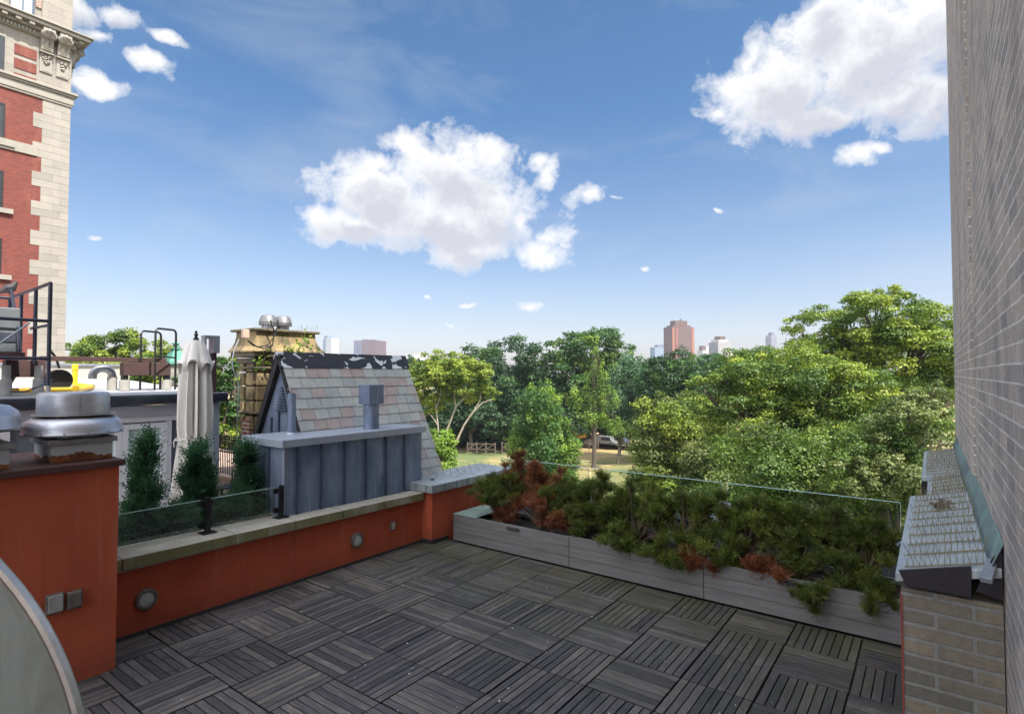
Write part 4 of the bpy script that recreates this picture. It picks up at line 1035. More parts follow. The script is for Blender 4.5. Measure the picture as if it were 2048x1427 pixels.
# flashing against the wall
mb = MB(); prev = None; ysf = [4.70, 5.1, 5.6, 6.2, 6.9, 7.8, 8.6, 9.6, 10.8, 12.0, 13.2]
for k, y in enumerate(ysf):
    wob = .02*math.sin(k*2.1); hz = (1.375 if y < 7.87 else 1.285)-.01
    r_ = [(WX-.07, y, hz), (WX-.045+wob*.3, y, hz+.07), (WX-.012, y, hz+.15+wob), (WX-.006, y, hz+.17+wob)]
    mb.v += r_
for k in range(len(ysf)-1):
    for q in range(3): mb.f.append((4*k+q, 4*k+q+1, 4*k+q+5, 4*k+q+4))
mb.build('copper_flashing', M['copper'], pr_, smooth=True, solid=.004)
mb = MB(); mb.prism([(WX-.14, 4.74, 1.20), (WX-.008, 4.74, 1.17), (WX-.008, 4.74, 1.50), (WX-.06, 4.74, 1.42)], (0, .01, 0)); mb.build('flashing_end', M['flap'], pr_)
# clump of dead leaves caught in the spikes
mb = MB()
for k in range(60):
    p = Vector((.05+rnd.gauss(0, .05), 7.0+rnd.gauss(0, .10), 1.30+abs(rnd.gauss(0, .02)))); u = Vector((rnd.uniform(-1, 1), rnd.uniform(-1, 1), rnd.uniform(-.5, .5))).normalized()*.03; v = u.orthogonal().normalized()*.018
    mb.quad(p-u, p-v, p+u, p+v)
lo = mb.build('leaf_litter', pm('dead_leaf', (.07, .05, .035), (.14, .11, .085), 20, .8), origin=(.05, 7, 1.3)); structure(lo, 'stuff'); tag(lo, 'clump of dead leaves caught in the roof spikes', 'leaves')

# ------------------------------------------------------------------ foliage generators
def leaves_mesh(name, cen, u, v, tint, parent, origin):
    """one rhombic leaf per row"""
    n = len(cen); co = np.empty((n, 4, 3), np.float32)
    co[:, 0] = cen-u; co[:, 1] = cen-v; co[:, 2] = cen+u; co[:, 3] = cen+v
    co -= np.array(origin, np.float32)
    me = bpy.data.meshes.new(name); me.vertices.add(4*n); me.vertices.foreach_set('co', co.ravel())
    me.loops.add(4*n); me.polygons.add(n); me.loops.foreach_set('vertex_index', np.arange(4*n, dtype=np.int32))
    me.polygons.foreach_set('loop_start', np.arange(0, 4*n, 4, dtype=np.int32))
    try: me.polygons.foreach_set('loop_total', np.full(n, 4, np.int32))
    except Exception: pass
    me.update(calc_edges=True)
    a = me.color_attributes.new('tint', 'FLOAT_COLOR', 'POINT')
    cc = np.ones((n, 4, 4), np.float32); cc[:, :, :3] = tint[:, None, :]; a.data.foreach_set('color', cc.ravel())
    me.materials.append(M['leaf'])
    ob = bpy.data.objects.new(name, me); col.objects.link(ob); ob.parent = parent
    return ob
def unit(a): return a/np.maximum(np.linalg.norm(a, axis=1, keepdims=True), 1e-6)
FG = {'lime': 1.5, 'yellow': 1.55, 'green': 1.3, 'olive': 1.3, 'pale': 1.25, 'mid': 1.25, 'conifer': 2.3, 'juniper': 1.75, 'rust': 1.5, 'dark': 1.15, 'grey': 1.3}
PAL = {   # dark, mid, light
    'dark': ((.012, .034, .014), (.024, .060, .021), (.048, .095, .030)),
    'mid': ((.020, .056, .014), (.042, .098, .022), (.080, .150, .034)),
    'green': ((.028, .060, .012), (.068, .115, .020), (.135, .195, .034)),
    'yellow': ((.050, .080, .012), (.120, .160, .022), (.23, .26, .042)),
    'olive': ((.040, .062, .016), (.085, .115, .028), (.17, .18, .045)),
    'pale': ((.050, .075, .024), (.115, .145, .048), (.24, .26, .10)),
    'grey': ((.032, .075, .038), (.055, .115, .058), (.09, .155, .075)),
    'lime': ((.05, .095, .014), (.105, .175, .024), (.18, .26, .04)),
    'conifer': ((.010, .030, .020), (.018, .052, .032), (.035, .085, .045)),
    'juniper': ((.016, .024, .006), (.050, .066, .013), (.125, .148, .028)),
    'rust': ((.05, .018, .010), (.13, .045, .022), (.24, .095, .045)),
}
def palette(kind, t):
    a, b, c = [np.array(x) for x in PAL[kind]]; t = np.clip(t, 0, 1)[:, None]
    g = FG.get(kind, 1.15); return g*np.where(t < .5, a+(b-a)*t*2, b+(c-b)*(t-.5)*2)
def tree(name, label, D, crown, kind, base_px=None, leaf=None, n=14000, clump=.22, nclump=60, ground=-15., trunk_r=.35, bark='bark', flat=.62, kind2=None, mix=.0, seed=0, cat='tree', group='trees in the park', limbs=10, depth=.9, hang=0., trunk_top=None, stems=1):
    nclump = int(nclump*1.6)
    """crown: list of (px, py, rx, ry) measured ellipses at distance D, turned into real metres"""
    r = np.random.default_rng(seed+17); s = D/F; n = int(n*1.55); flat = min(1.2, flat*1.3)
    C = []; 
    for e in crown:
        c = P(e[0], e[1], D=D*(1+r.uniform(-.02, .02))); C.append((np.array(c), e[2]*s, e[3]*s))
    bx = P(base_px if base_px is not None else crown[0][0], 746, D=D)
    root = thing(name, (bx.x, bx.y, ground), label, cat, group)
    A = np.array(rt); B = np.array(Vector((fw.x, fw.y, 0)).normalized()); U = np.array((0, 0, 1.))
    vol = np.array([c[1]**2*c[2] for c in C]); vol = vol/vol.sum()
    # clumps: points pushed towards the surface of the crown ellipsoids
    K = []
    area = np.array([c[1]*c[2] for c in C]); area = area/area.sum(); todo = []
    for ci in range(len(C)):
        m_ = max(2, int(round(nclump*area[ci])))
        for q in range(m_):
            zf = 1-2*(q+.5)/m_; th = q*2.39996+ci; sq = math.sqrt(max(0, 1-zf*zf)); todo.append((ci, np.array((sq*math.cos(th), sq*math.sin(th), zf))))
    for ci, d in todo:
        c, rx, rz = C[ci]
        d = unit((d+r.normal(0, .22, 3))[None])[0]; rad = r.uniform(.35, 1.)**.5*.92
        K.append((c+A*d[0]*rx*rad+B*d[1]*rx*rad*depth+U*d[2]*rz*rad, 1.3*clump*(rx*rz)**.5*r.uniform(.6, 1.3)))
    kc = np.array([k[0] for k in K]); kr = np.array([k[1] for k in K])
    w = kr**2; w /= w.sum(); idx = r.choice(len(K), n, p=w)
    d = unit(r.normal(size=(n, 3))); d[:, 2] = np.where(r.random(n) < .6, np.abs(d[:, 2]), d[:, 2])
    # twiggy lobes so that outlines break up
    ph = r.uniform(0, 6.28, (len(K), 3)); lob = 1+.28*np.sin(d[:, 0]*5+ph[idx, 0])*np.sin(d[:, 1]*5+ph[idx, 1])+.16*np.sin(d[:, 2]*9+ph[idx, 2])
    rad = kr[idx]*lob*r.uniform(.25, 1, n)**.4
    pos = kc[idx]+d*rad[:, None]*np.array([1, 1, flat])
    if hang: pos[:, 2] -= hang*r.random(n)**2*kr[idx]
    zmin = kc[:, 2].min(); 
    nor = unit(d*.8+np.array([0, 0, .55])+r.normal(size=(n, 3))*.55)
    t1 = unit(np.cross(nor, r.normal(size=(n, 3)))); t2 = np.cross(nor, t1)
    leaf = leaf or 1.1*D/F*2
    sz = leaf*r.uniform(.6, 1.3, n)[:, None]*1.3
    kt = r.normal(0, .16, len(K))
    tv = .46+kt[idx]+r.normal(0, .17, n)
    tint = palette(kind, tv)
    if kind2:
        sel = (r.random(len(K)) < mix)[idx]; tint[sel] = palette(kind2, tv[sel])
    leaves_mesh('crown', pos, t1*sz, t2*sz*.6, tint, root, root.location)
    # trunk and limbs
    mb = MB(); top = kc.mean(0); zt = trunk_top if trunk_top is not None else (zmin*.5+top[2]*.5)
    for st in range(stems):
        fork = Vector((bx.x*.6+top[0]*.4+r.normal(0, .3)*(stems > 1)*3, bx.y*.6+top[1]*.4+r.normal(0, .3)*(stems > 1)*3, ground+(zt-ground)*.62))
        b0 = Vector((bx.x, bx.y, ground)); mid = (b0+fork)/2+Vector((r.normal(0, .15), r.normal(0, .15), 0))
        mb.tube([b0, b0.lerp(mid, .12), mid, fork], [trunk_r*1.35, trunk_r, trunk_r*.85, trunk_r*.7], 9)
        order = r.permutation(len(K))[:limbs]
        for k in order:
            e = Vector(kc[k]); a = fork.copy(); m1 = a.lerp(e, .35)+Vector((r.normal(0, .3), r.normal(0, .3), .10*(e-a).length)); m2 = a.lerp(e, .7)+Vector((r.normal(0, .3), r.normal(0, .3), .08*(e-a).length))
            rr = trunk_r*r.uniform(.28, .5); mb.tube([a, m1, m2, e], [rr, rr*.75, rr*.45, rr*.12], 6)
            # secondary branches into neighbouring clumps
            dd = np.linalg.norm(kc-kc[k], axis=1); nn = np.argsort(dd)[1:4]
            for j in nn:
                f = Vector(kc[j]); mb.tube([m2, m2.lerp(f, .5)+Vector((0, 0, .2)), f], [rr*.4, rr*.25, rr*.06], 5)
    mb.build('trunk', M[bark], root, smooth=True)
    return root

# ------------------------------------------------------------------ trees of the park
G = -15.
tree('maple_tree', 'tallest sunlit tree at the right, its crown rising beside the brick wall', 46, [(1740, 640, 130, 60), (1640, 655, 75, 42), (1850, 660, 75, 60), (1800, 720, 130, 85), (1640, 720, 90, 60), (1920, 740, 60, 90), (1780, 600, 55, 30)], 'yellow', 1690, .080, 66000, .19, 170, G, .5, kind2='green', mix=.35, seed=1, limbs=26, flat=.5)
tree('maple_tree', 'broad dense yellow green tree in front of the tall right tree', 40, [(1560, 760, 130, 70), (1480, 730, 60, 40), (1650, 790, 120, 80), (1500, 850, 90, 80), (1620, 880, 140, 80), (1420, 800, 60, 60)], 'yellow', 1600, .072, 66000, .20, 170, G, .45, kind2='green', mix=.5, seed=2, limbs=26, flat=.5)
tree('linden_tree', 'dark shaded tree filling the gap low behind the glass at right', 34, [(1700, 930, 170, 90), (1540, 950, 130, 90), (1840, 900, 80, 90), (1800, 1000, 140, 70)], 'green', 1700, .07, 46000, .27, 90, G, .4, kind2='olive', mix=.3, seed=3, limbs=16)
tree('dogwood_tree', 'pale leaved tree beside the metal roof at the right', 30, [(1815, 840, 75, 55), (1760, 900, 60, 50), (1790, 960, 90, 60), (1700, 950, 55, 45), (1860, 800, 50, 40)], 'pale', 1790, .055, 30000, .24, 80, G, .25, kind2='green', mix=.3, seed=4)
tree('hornbeam_tree', 'yellowish olive tree with a rounded crown right of the pathway', 62, [(1345, 850, 85, 65), (1310, 920, 70, 70), (1400, 900, 80, 80), (1360, 990, 110, 70), (1330, 805, 40, 25)], 'olive', 1350, .11, 42000, .25, 100, G, .35, kind2='yellow', mix=.4, seed=5)
tree('hornbeam_tree', 'loose light green tree low behind the glass right of the olive tree', 50, [(1440, 940, 80, 70), (1430, 1010, 110, 60), (1500, 990, 80, 60), (1450, 860, 45, 45)], 'olive', 1450, .09, 26000, .25, 80, G, .3, kind2='pale', mix=.3, seed=6)
tree('oak_tree', 'dark green round topped tree in front of the brown tower', 112, [(1352, 745, 62, 42), (1310, 765, 40, 38), (1395, 770, 40, 36), (1350, 800, 70, 50)], 'mid', 1350, .21, 16000, .26, 60, G, .5, kind2='dark', mix=.4, seed=7)
tree('larch_tree', 'soft grey green feathery tree behind the slender one', 122, [(1250, 760, 36, 50), (1240, 820, 45, 45), (1280, 790, 35, 50), (1262, 725, 25, 25)], 'grey', 1237, .17, 15000, .24, 60, G, .35, seed=8, hang=1.2, flat=1.)
tree('beech_tree', 'tallest mid green tree in the middle of the park tree line', 138, [(1180, 700, 72, 48), (1130, 690, 38, 32), (1235, 715, 40, 40), (1150, 760, 70, 60), (1210, 770, 60, 60), (1165, 820, 60, 40)], 'mid', 1190, .25, 26000, .25, 80, G, .6, kind2='green', mix=.25, seed=9)
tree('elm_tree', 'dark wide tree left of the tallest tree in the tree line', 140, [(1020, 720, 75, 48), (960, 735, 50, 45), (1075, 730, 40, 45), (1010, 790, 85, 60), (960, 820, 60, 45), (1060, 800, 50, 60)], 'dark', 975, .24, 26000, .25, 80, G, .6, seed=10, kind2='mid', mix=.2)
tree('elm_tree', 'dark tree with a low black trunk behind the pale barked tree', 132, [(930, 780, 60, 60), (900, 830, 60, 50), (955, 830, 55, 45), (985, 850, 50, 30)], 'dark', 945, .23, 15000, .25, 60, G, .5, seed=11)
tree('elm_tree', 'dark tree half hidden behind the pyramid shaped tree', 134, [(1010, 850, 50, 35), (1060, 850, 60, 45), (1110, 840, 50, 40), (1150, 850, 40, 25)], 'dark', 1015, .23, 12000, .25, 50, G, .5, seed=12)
tree('plane_tree', 'yellow green plane tree with bare pale limbs left of the park', 88, [(880, 750, 75, 32), (935, 775, 60, 28), (850, 775, 55, 36), (975, 790, 32, 16), (835, 740, 30, 24), (900, 725, 50, 18), (860, 810, 50, 22), (920, 750, 70, 34), (890, 715, 60, 14)], 'yellow', 890, .125, 34000, .20, 150, G, .0, bark='palebark', kind2='green', mix=.15, seed=13, flat=.6, limbs=0)
pt = [o for o in bpy.data.objects if o.name.startswith('plane_tree')][0]
mb = MB(); DD = 88
for ps, r0 in ((((893, 960), (895, 915), (912, 885), (928, 850), (945, 825), (965, 805), (985, 798)), .50), (((893, 960), (888, 900), (890, 868), (900, 845), (912, 812), (930, 795), (950, 785)), .45),
               (((886, 940), (877, 880), (876, 850), (872, 815), (868, 785)), .40), (((876, 850), (862, 830), (845, 818)), .22), (((872, 815), (880, 795), (882, 775)), .2), (((912, 812), (908, 790), (912, 770)), .22), (((945, 825), (960, 800), (962, 782)), .2)):
    n_ = len(ps); mb.tube([P(x, y, D=DD-3) for x, y in ps], [.48*r0*(1-.72*i/(n_-1)) for i in range(n_)], 8)
mb.tube([Vector((pt.location.x, pt.location.y, G)), P(893, 955, D=DD-3)], [.55, .4], 10)
mb.build('limbs', M['palebark'], pt, smooth=True)
tree('cypress_tree', 'pyramid shaped bright green tree standing alone behind the glass', 76, [(1085, 783, 30, 26), (1083, 815, 46, 38), (1082, 855, 60, 42), (1085, 900, 72, 45), (1092, 950, 82, 45), (1100, 1000, 90, 40)], 'lime', 1090, .11, 46000, .24, 130, G, .35, kind2='mid', mix=.6, seed=14, flat=1.25, limbs=4)
tree('ginkgo_tree', 'slender sparse ginkgo with a bare trunk and drooping light branches', 106, [(1192, 715, 16, 22), (1195, 755, 24, 26), (1170, 785, 34, 16), (1215, 790, 26, 24), (1190, 825, 34, 26), (1150, 800, 22, 16), (1225, 850, 24, 18), (1190, 690, 8, 12)], 'lime', 1187, .13, 5600, .26, 70, G, .42, kind2='green', mix=.5, seed=15, hang=1.3, flat=.9, trunk_top=6, limbs=26)
tree('sapling', 'young thin tree with a short crown right of the ginkgo', 112, [(1243, 860, 18, 18), (1232, 845, 14, 12), (1255, 850, 12, 12)], 'green', 1234, .14, 2200, .35, 20, G, .22, seed=16, hang=.6)
tree('round_bush', 'bright lime green bush beside the slates of the gable', 44, [(885, 895, 26, 30), (860, 880, 20, 22), (880, 925, 36, 25)], 'lime', 885, .07, 9000, .3, 40, G, .2, seed=17, cat='shrub')
tree('oak_tree', 'sunlit yellow green tree behind the ladder and beam at left', 60, [(225, 695, 60, 36), (180, 708, 50, 34), (285, 705, 55, 34), (145, 715, 35, 32), (200, 750, 90, 40), (320, 745, 60, 50), (270, 770, 80, 40)], 'yellow', 225, .10, 40000, .23, 90, G, .4, seed=18, kind2='green', mix=.3)
tree('oak_tree', 'green tree between the umbrella and the stone chimney', 40, [(455, 740, 30, 40), (440, 800, 40, 45), (470, 790, 35, 60), (440, 860, 45, 45), (400, 780, 40, 60), (500, 850, 50, 60)], 'yellow', 455, .075, 26000, .25, 70, G, .35, seed=19, kind2='mid', mix=.6)
tree('elm_tree', 'small dark tree top just above the right end of the slate ridge', 150, [(810, 722, 18, 14), (830, 735, 30, 18), (790, 745, 30, 20)], 'dark', 812, .22, 4000, .3, 26, G, .4, seed=20)
# background row, each its own tree
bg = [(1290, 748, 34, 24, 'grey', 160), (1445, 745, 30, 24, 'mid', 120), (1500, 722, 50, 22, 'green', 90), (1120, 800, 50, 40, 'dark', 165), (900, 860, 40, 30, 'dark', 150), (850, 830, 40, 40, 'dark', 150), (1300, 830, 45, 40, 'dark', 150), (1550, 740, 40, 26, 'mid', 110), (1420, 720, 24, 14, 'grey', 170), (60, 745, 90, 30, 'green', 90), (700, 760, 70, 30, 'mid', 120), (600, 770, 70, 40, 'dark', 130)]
wh = ['grey green tree top below the left of the brown tower', 'mid green tree between the dark round tree and the big right tree', 'sunlit tree crown in front of the slim grey tower', 'dark tree deep behind the pyramid shaped tree', 'dark low tree behind the bare pale limbs, nearer the middle', 'dark low tree right behind the slate gable edge', 'dark tree in the gap left of the olive tree', 'mid green tree top left of the tallest right tree', 'hazy small tree below the pale apartment blocks', 'tree hidden behind the tall corner block', 'tree hidden behind the slate ridge', 'tree hidden behind the stone chimney']
for i, (x, y, rx, ry, kd, D) in enumerate(bg[:9]):
    tree('park_tree', wh[i], D, [(x, y, rx, ry), (x-rx*.4, y+ry*.5, rx*.7, ry*.8), (x+rx*.4, y+ry*.6, rx*.7, ry*.8)], kd, x, 1.05*D/F*2, 5200, .28, 36, G, .4, seed=40+i, limbs=6)
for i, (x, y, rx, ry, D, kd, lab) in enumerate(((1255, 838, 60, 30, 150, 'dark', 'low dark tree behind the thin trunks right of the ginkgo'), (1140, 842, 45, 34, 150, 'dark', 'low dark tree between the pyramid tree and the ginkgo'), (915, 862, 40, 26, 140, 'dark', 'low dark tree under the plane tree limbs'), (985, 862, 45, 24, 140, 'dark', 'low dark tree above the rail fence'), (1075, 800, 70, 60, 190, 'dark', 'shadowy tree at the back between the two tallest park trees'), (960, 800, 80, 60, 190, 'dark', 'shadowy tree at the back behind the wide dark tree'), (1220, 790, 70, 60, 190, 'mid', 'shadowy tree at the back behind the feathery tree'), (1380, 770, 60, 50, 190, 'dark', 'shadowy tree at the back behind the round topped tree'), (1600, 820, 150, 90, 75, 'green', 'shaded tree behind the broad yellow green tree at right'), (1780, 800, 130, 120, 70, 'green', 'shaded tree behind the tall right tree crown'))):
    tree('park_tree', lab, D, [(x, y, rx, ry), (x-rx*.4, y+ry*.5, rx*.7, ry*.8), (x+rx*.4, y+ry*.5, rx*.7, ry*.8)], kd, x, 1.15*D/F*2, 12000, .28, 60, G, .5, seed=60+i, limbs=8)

# ------------------------------------------------------------------ conifers on the neighbour's terrace
def spray_plant(name, label, cat, group, base, clumps, kind, n, blade=(.05, .012), brown=None, stems=True, seed=0, up=.35, droop=0.):
    """clumps: list of (centre, radius, flat, is_brown); fine scale-leaf sprays around twigs"""
    r = np.random.default_rng(seed+300); root = thing(name, base, label, cat, group)
    kc = np.array([c[0] for c in clumps]); kr = np.array([c[1] for c in clumps]); fl = np.array([c[2] for c in clumps]); br = np.array([c[3] for c in clumps], bool)
    w = kr**2; w /= w.sum()
    nt_ = n//9; idx = r.choice(len(clumps), nt_, p=w)
    d = unit(r.normal(size=(nt_, 3))); d[:, 2] = np.where(r.random(nt_) < .65, np.abs(d[:, 2]), d[:, 2]); rf = r.uniform(.3, 1.12, nt_)**.7
    tip = kc[idx]+d*(kr[idx]*rf)[:, None]*np.stack([np.ones(nt_), np.ones(nt_), fl[idx]], 1)
    tip[:, 2] -= droop*r.random(nt_)*kr[idx]
    dirn = unit(d+np.array([0, 0, up])+r.normal(size=(nt_, 3))*.35)
    # each spray: 9 blades fanned along a short axis
    side = unit(np.cross(dirn, r.normal(size=(nt_, 3)))); ns = np.cross(dirn, side)
    P_, U_, V_, T_ = [], [], [], []
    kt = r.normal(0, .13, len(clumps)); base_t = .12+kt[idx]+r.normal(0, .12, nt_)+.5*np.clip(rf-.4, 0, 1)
    L_ = blade[0]*r.uniform(.7, 1.4, nt_)
    for q in range(9):
        a = (q-4)/4.; sd = 1 if q % 2 else -1
        along = dirn*(L_*(-1.2+q*.32))[:, None]
        bd = unit(dirn*.8+side*(sd*.8*(1 if q < 8 else 0))+ns*r.normal(0, .25, nt_)[:, None])
        if q == 8: bd = dirn
        l = (L_*(.75-.05*q))[:, None]
        P_.append(tip+along+bd*l*.5); U_.append(bd*l*.5); V_.append(unit(np.cross(bd, ns+r.normal(size=(nt_, 3))*.3))*blade[1]*.5); T_.append(base_t+q*.035)
    pos = np.concatenate(P_); u = np.concatenate(U_); v = np.concatenate(V_); tv = np.concatenate(T_)
    tint = palette(kind, tv); bb = np.tile(br[idx], 9)
    if bb.any(): tint[bb] = palette('rust', tv[bb])
    leaves_mesh('foliage', pos, u, v, tint, root, root.location)
    mb = MB(); b0 = Vector(base)
    for k in range(len(clumps)):
        e = Vector(kc[k]); m1 = b0.lerp(e, .5)+Vector((r.normal(0, .03), r.normal(0, .03), .03)); mb.tube([b0+Vector((r.normal(0, .02), r.normal(0, .02), 0)), m1, e], [.012, .008, .0035], 5, caps=False)
        for q in range(4):
            f = e+Vector(unit(r.normal(size=(1, 3)))[0])*kr[k]*.85; f.z = e.z+abs(f.z-e.z)*.7; mb.tube([e.lerp(m1, .2), f], [.004, .0015], 4, caps=False)
    mb.build('stem', M['twig'], root)
    return root
r0 = random.Random(3)
for i, (px, ptop, hw_, X, lab) in enumerate(((290, 872, 44, -7.12, 'tallest dark conifer behind the glass, left of the umbrella'), (398, 893, 40, -7.22, 'dark conifer in front of the umbrella skirt'), (492, 885, 46, -7.12, 'bushy dark conifer beside the zinc box'))):
    c = P(px, 1000, X=X); D_ = (Vector(c)-Vector((0, 0, CZ))).dot(fw); s_ = D_/F
    zt_ = CZ+(746-ptop)*s_; zb_ = .32; cl = []
    for k in range(46):
        u = k/45; z = zb_+.12+(zt_-zb_-.16)*u
        wmax = hw_*s_*(1.4-1.0*u if i != 1 else 1.45-.75*u)*(.85+.3*math.sin(k*1.7))
        a = r0.uniform(0, 6.28); rad = wmax*r0.uniform(.2, .85)
        cl.append(((c.x+rad*math.cos(a)*.8, c.y+rad*math.sin(a), z+r0.uniform(-.04, .04)), .125-.05*u, .9, 0))
    spray_plant('conifer', lab, 'conifer', 'conifers in the neighbour terrace trough', (c.x, c.y, zb_), cl, 'conifer', 26000, (.066, .017), seed=i, up=.6)
    if i != 2:
        for q in (1, 2):
            lowc = []
            for k in range(20):
                lowc.append(((c.x+r0.uniform(-.18, .18), c.y+q*.22*(1 if i == 0 else -1)+r0.uniform(-.15, .15), zb_+.15+r0.uniform(0, .45)), .11, .9, 0))
            if q == 1: spray_plant('conifer', 'low conifer growth filling the glass pane %s' % ('between the tallest conifer and the black post' if i == 0 else 'just right of the middle black post'), 'conifer', 'conifers in the neighbour terrace trough', (c.x, lowc[0][0][1], zb_), lowc, 'conifer', 12000, (.066, .017), seed=30+i*3+q, up=.5)
# dense hedge base pieces between
for j, px in enumerate((262, 345, 440, 520)):
    c = P(px, 1040, X=-7.1); cl = [((c.x+r0.uniform(-.15, .15), c.y+r0.uniform(-.2, .2), .45+r0.uniform(0, .5)), .12, .9, 0) for _ in range(22)]
    spray_plant('conifer', 'low conifer seen through the glass, %s' % ('first from the red block', 'second from the red block', 'third from the red block', 'nearest the zinc box')[j], 'conifer', 'conifers in the neighbour terrace trough', (c.x, c.y, .32), cl, 'conifer', 12000, (.066, .017), seed=70+j, up=.5)
mb = MB()
for a, b_ in (((337-0, 975), (335, 1000)),): pass
st_ = thing('conifer_trough', (-7.12, 3.2, -.2), 'dark trough holding the conifers behind the stone coping', 'planter')
MB().box(-7.45, -6.82, 2.05, 4.0, -.199, .30).build('trough', M['gutter'], st_, bevel=.01)
MB().box(-7.42, -6.85, 2.08, 3.97, .301, .33).build('soil', M['soil'], st_)

# ------------------------------------------------------------------ planters and junipers
PY0, PY1 = 6.63, 7.36
xs = [-6.075, P(1138, 1100, Y=PY0).x, P(1407, 1127, Y=PY0).x, -.27]
wl = ['weathered grey timber planter nearest the red pier with a green liner edge', 'weathered grey timber planter in the middle of the row', 'weathered grey timber planter at the right end beside the brick pier']
for i in range(3):
    a, b_ = xs[i]+.004, xs[i+1]-.004
    t = thing('timber_planter', ((a+b_)/2, PY0, 0), wl[i], 'planter', 'timber planters along the park side of the deck')
    zt_ = .405+.012*i
    for k in range(3):
        z0 = .0+k*zt_/3+.002; z1 = (k+1)*zt_/3-.002
        MB().box(a, b_, PY0, PY0+.025, z0, z1).build('front_board', M['planter'], t, bevel=.003)
    MB().box(a, b_, PY1-.025, PY1, .002, zt_-.01).build('back_board', M['planter'], t)
    MB().box(a, a+.025, PY0+.026, PY1-.026, .002, zt_-.01).build('end_board', M['planter'], t)
    MB().box(b_-.025, b_, PY0+.026, PY1-.026, .002, zt_-.01).build('end_board', M['planter'], t)
    MB().box(a+.026, b_-.026, PY0+.026, PY0+.05, zt_-.06, zt_-.008).box(a+.026, b_-.026, PY1-.05, PY1-.026, zt_-.06, zt_-.008).build('liner', M['liner'], t)
    MB().box(a+.026, b_-.026, PY0+.051, PY1-.051, .1, zt_-.10).build('soil', M['soil'], t)
    if i == 0:
        MB().box(a-.001, a+.46, PY0-.001, PY1, zt_+.001, zt_+.007).build('liner_flap', M['liner'], t)
    q = (P(1030, 1060, Y=PY0), None, P(1585, 1170, Y=PY0))[i]
    if q: MB().box(q.x-.14, q.x+.08, PY0-.012, PY0-.001, q.z-.01, q.z+.035).build('bracket', M['baseflash'], t, bevel=.003)
def shrub(label, x, spec, seed, n=62000, z0=.33, y=7.0):
    rr = random.Random(seed); cl = []
    for (dx, dy, dz, rad, k, brn) in spec:
        for q in range(int(k*1.7)):
            cl.append(((x+dx+rr.gauss(0, rad*.68), y+dy+rr.gauss(0, rad*.45), z0+dz*1.25+rr.gauss(0, rad*.42)), rr.uniform(.035, .09), .6, brn))
    spray_plant('juniper_shrub', label, 'shrub', 'junipers in the timber planters', (x, y, z0), cl, 'juniper', n, (.038, .011), seed=seed, up=.35, droop=.35)
shrub('juniper nearest the red pier, green on its left with rust brown dead tips', -5.35, [(-.25, 0, .42, .22, 16, 0), (.05, .1, .56, .20, 12, 1), (.25, 0, .40, .2, 12, 0), (.1, -.1, .12, .18, 9, 1), (-.15, -.1, .28, .22, 12, 0), (.35, .2, .5, .18, 8, 0)], 1)
shrub('mostly brown dead juniper second from the red pier', -4.65, [(-.05, .05, .58, .2, 14, 1), (.05, -.25, .32, .16, 12, 1), (.3, .1, .45, .2, 12, 0), (-.3, 0, .3, .2, 10, 1), (.35, -.1, .3, .2, 10, 0), (-.45, .1, .75, .12, 5, 1)], 2)
shrub('green juniper spreading with one brown patch, third from the red pier', -3.95, [(-.2, 0, .42, .22, 14, 0), (.15, .1, .52, .22, 14, 0), (.1, -.2, .26, .22, 12, 0), (-.3, -.25, .2, .18, 9, 1), (.35, 0, .35, .2, 12, 0)], 3)
shrub('wide green juniper in the middle of the planter row', -3.2, [(-.2, .1, .46, .22, 14, 0), (.15, .1, .44, .24, 14, 0), (.0, -.35, .12, .2, 14, 0), (.3, 0, .3, .22, 12, 0), (-.25, -.1, .25, .2, 10, 0)], 4)
shrub('juniper with a green tuft hanging over the planter front', -2.5, [(-.15, -.42, .06, .17, 12, 0), (-.1, .1, .45, .22, 14, 0), (.25, .1, .48, .2, 12, 0), (.25, -.1, .22, .2, 10, 0), (.15, -.35, .05, .12, 5, 1)], 5)
shrub('juniper with bright green top and rust patch right of the planter joint', -1.85, [(-.05, -.05, .45, .22, 14, 0), (-.15, -.3, .2, .18, 12, 0), (.22, -.3, .12, .10, 5, 1), (.3, .05, .42, .2, 12, 0), (.1, .2, .5, .2, 10, 0)], 6)
shrub('dense bright green juniper second from the brick pier', -1.2, [(-.1, 0, .50, .24, 18, 0), (.2, 0, .42, .22, 14, 0), (0, -.2, .25, .22, 14, 0), (-.3, -.3, .1, .10, 4, 1), (.15, -.42, .0, .16, 10, 0)], 7)
shrub('dense dark juniper filling the corner beside the brick pier', -.62, [(0, 0, .42, .22, 18, 0), (.15, .05, .5, .18, 12, 0), (-.05, -.2, .22, .2, 14, 0), (.1, -.35, .1, .15, 10, 0), (-.25, .1, .45, .2, 12, 0)], 8)

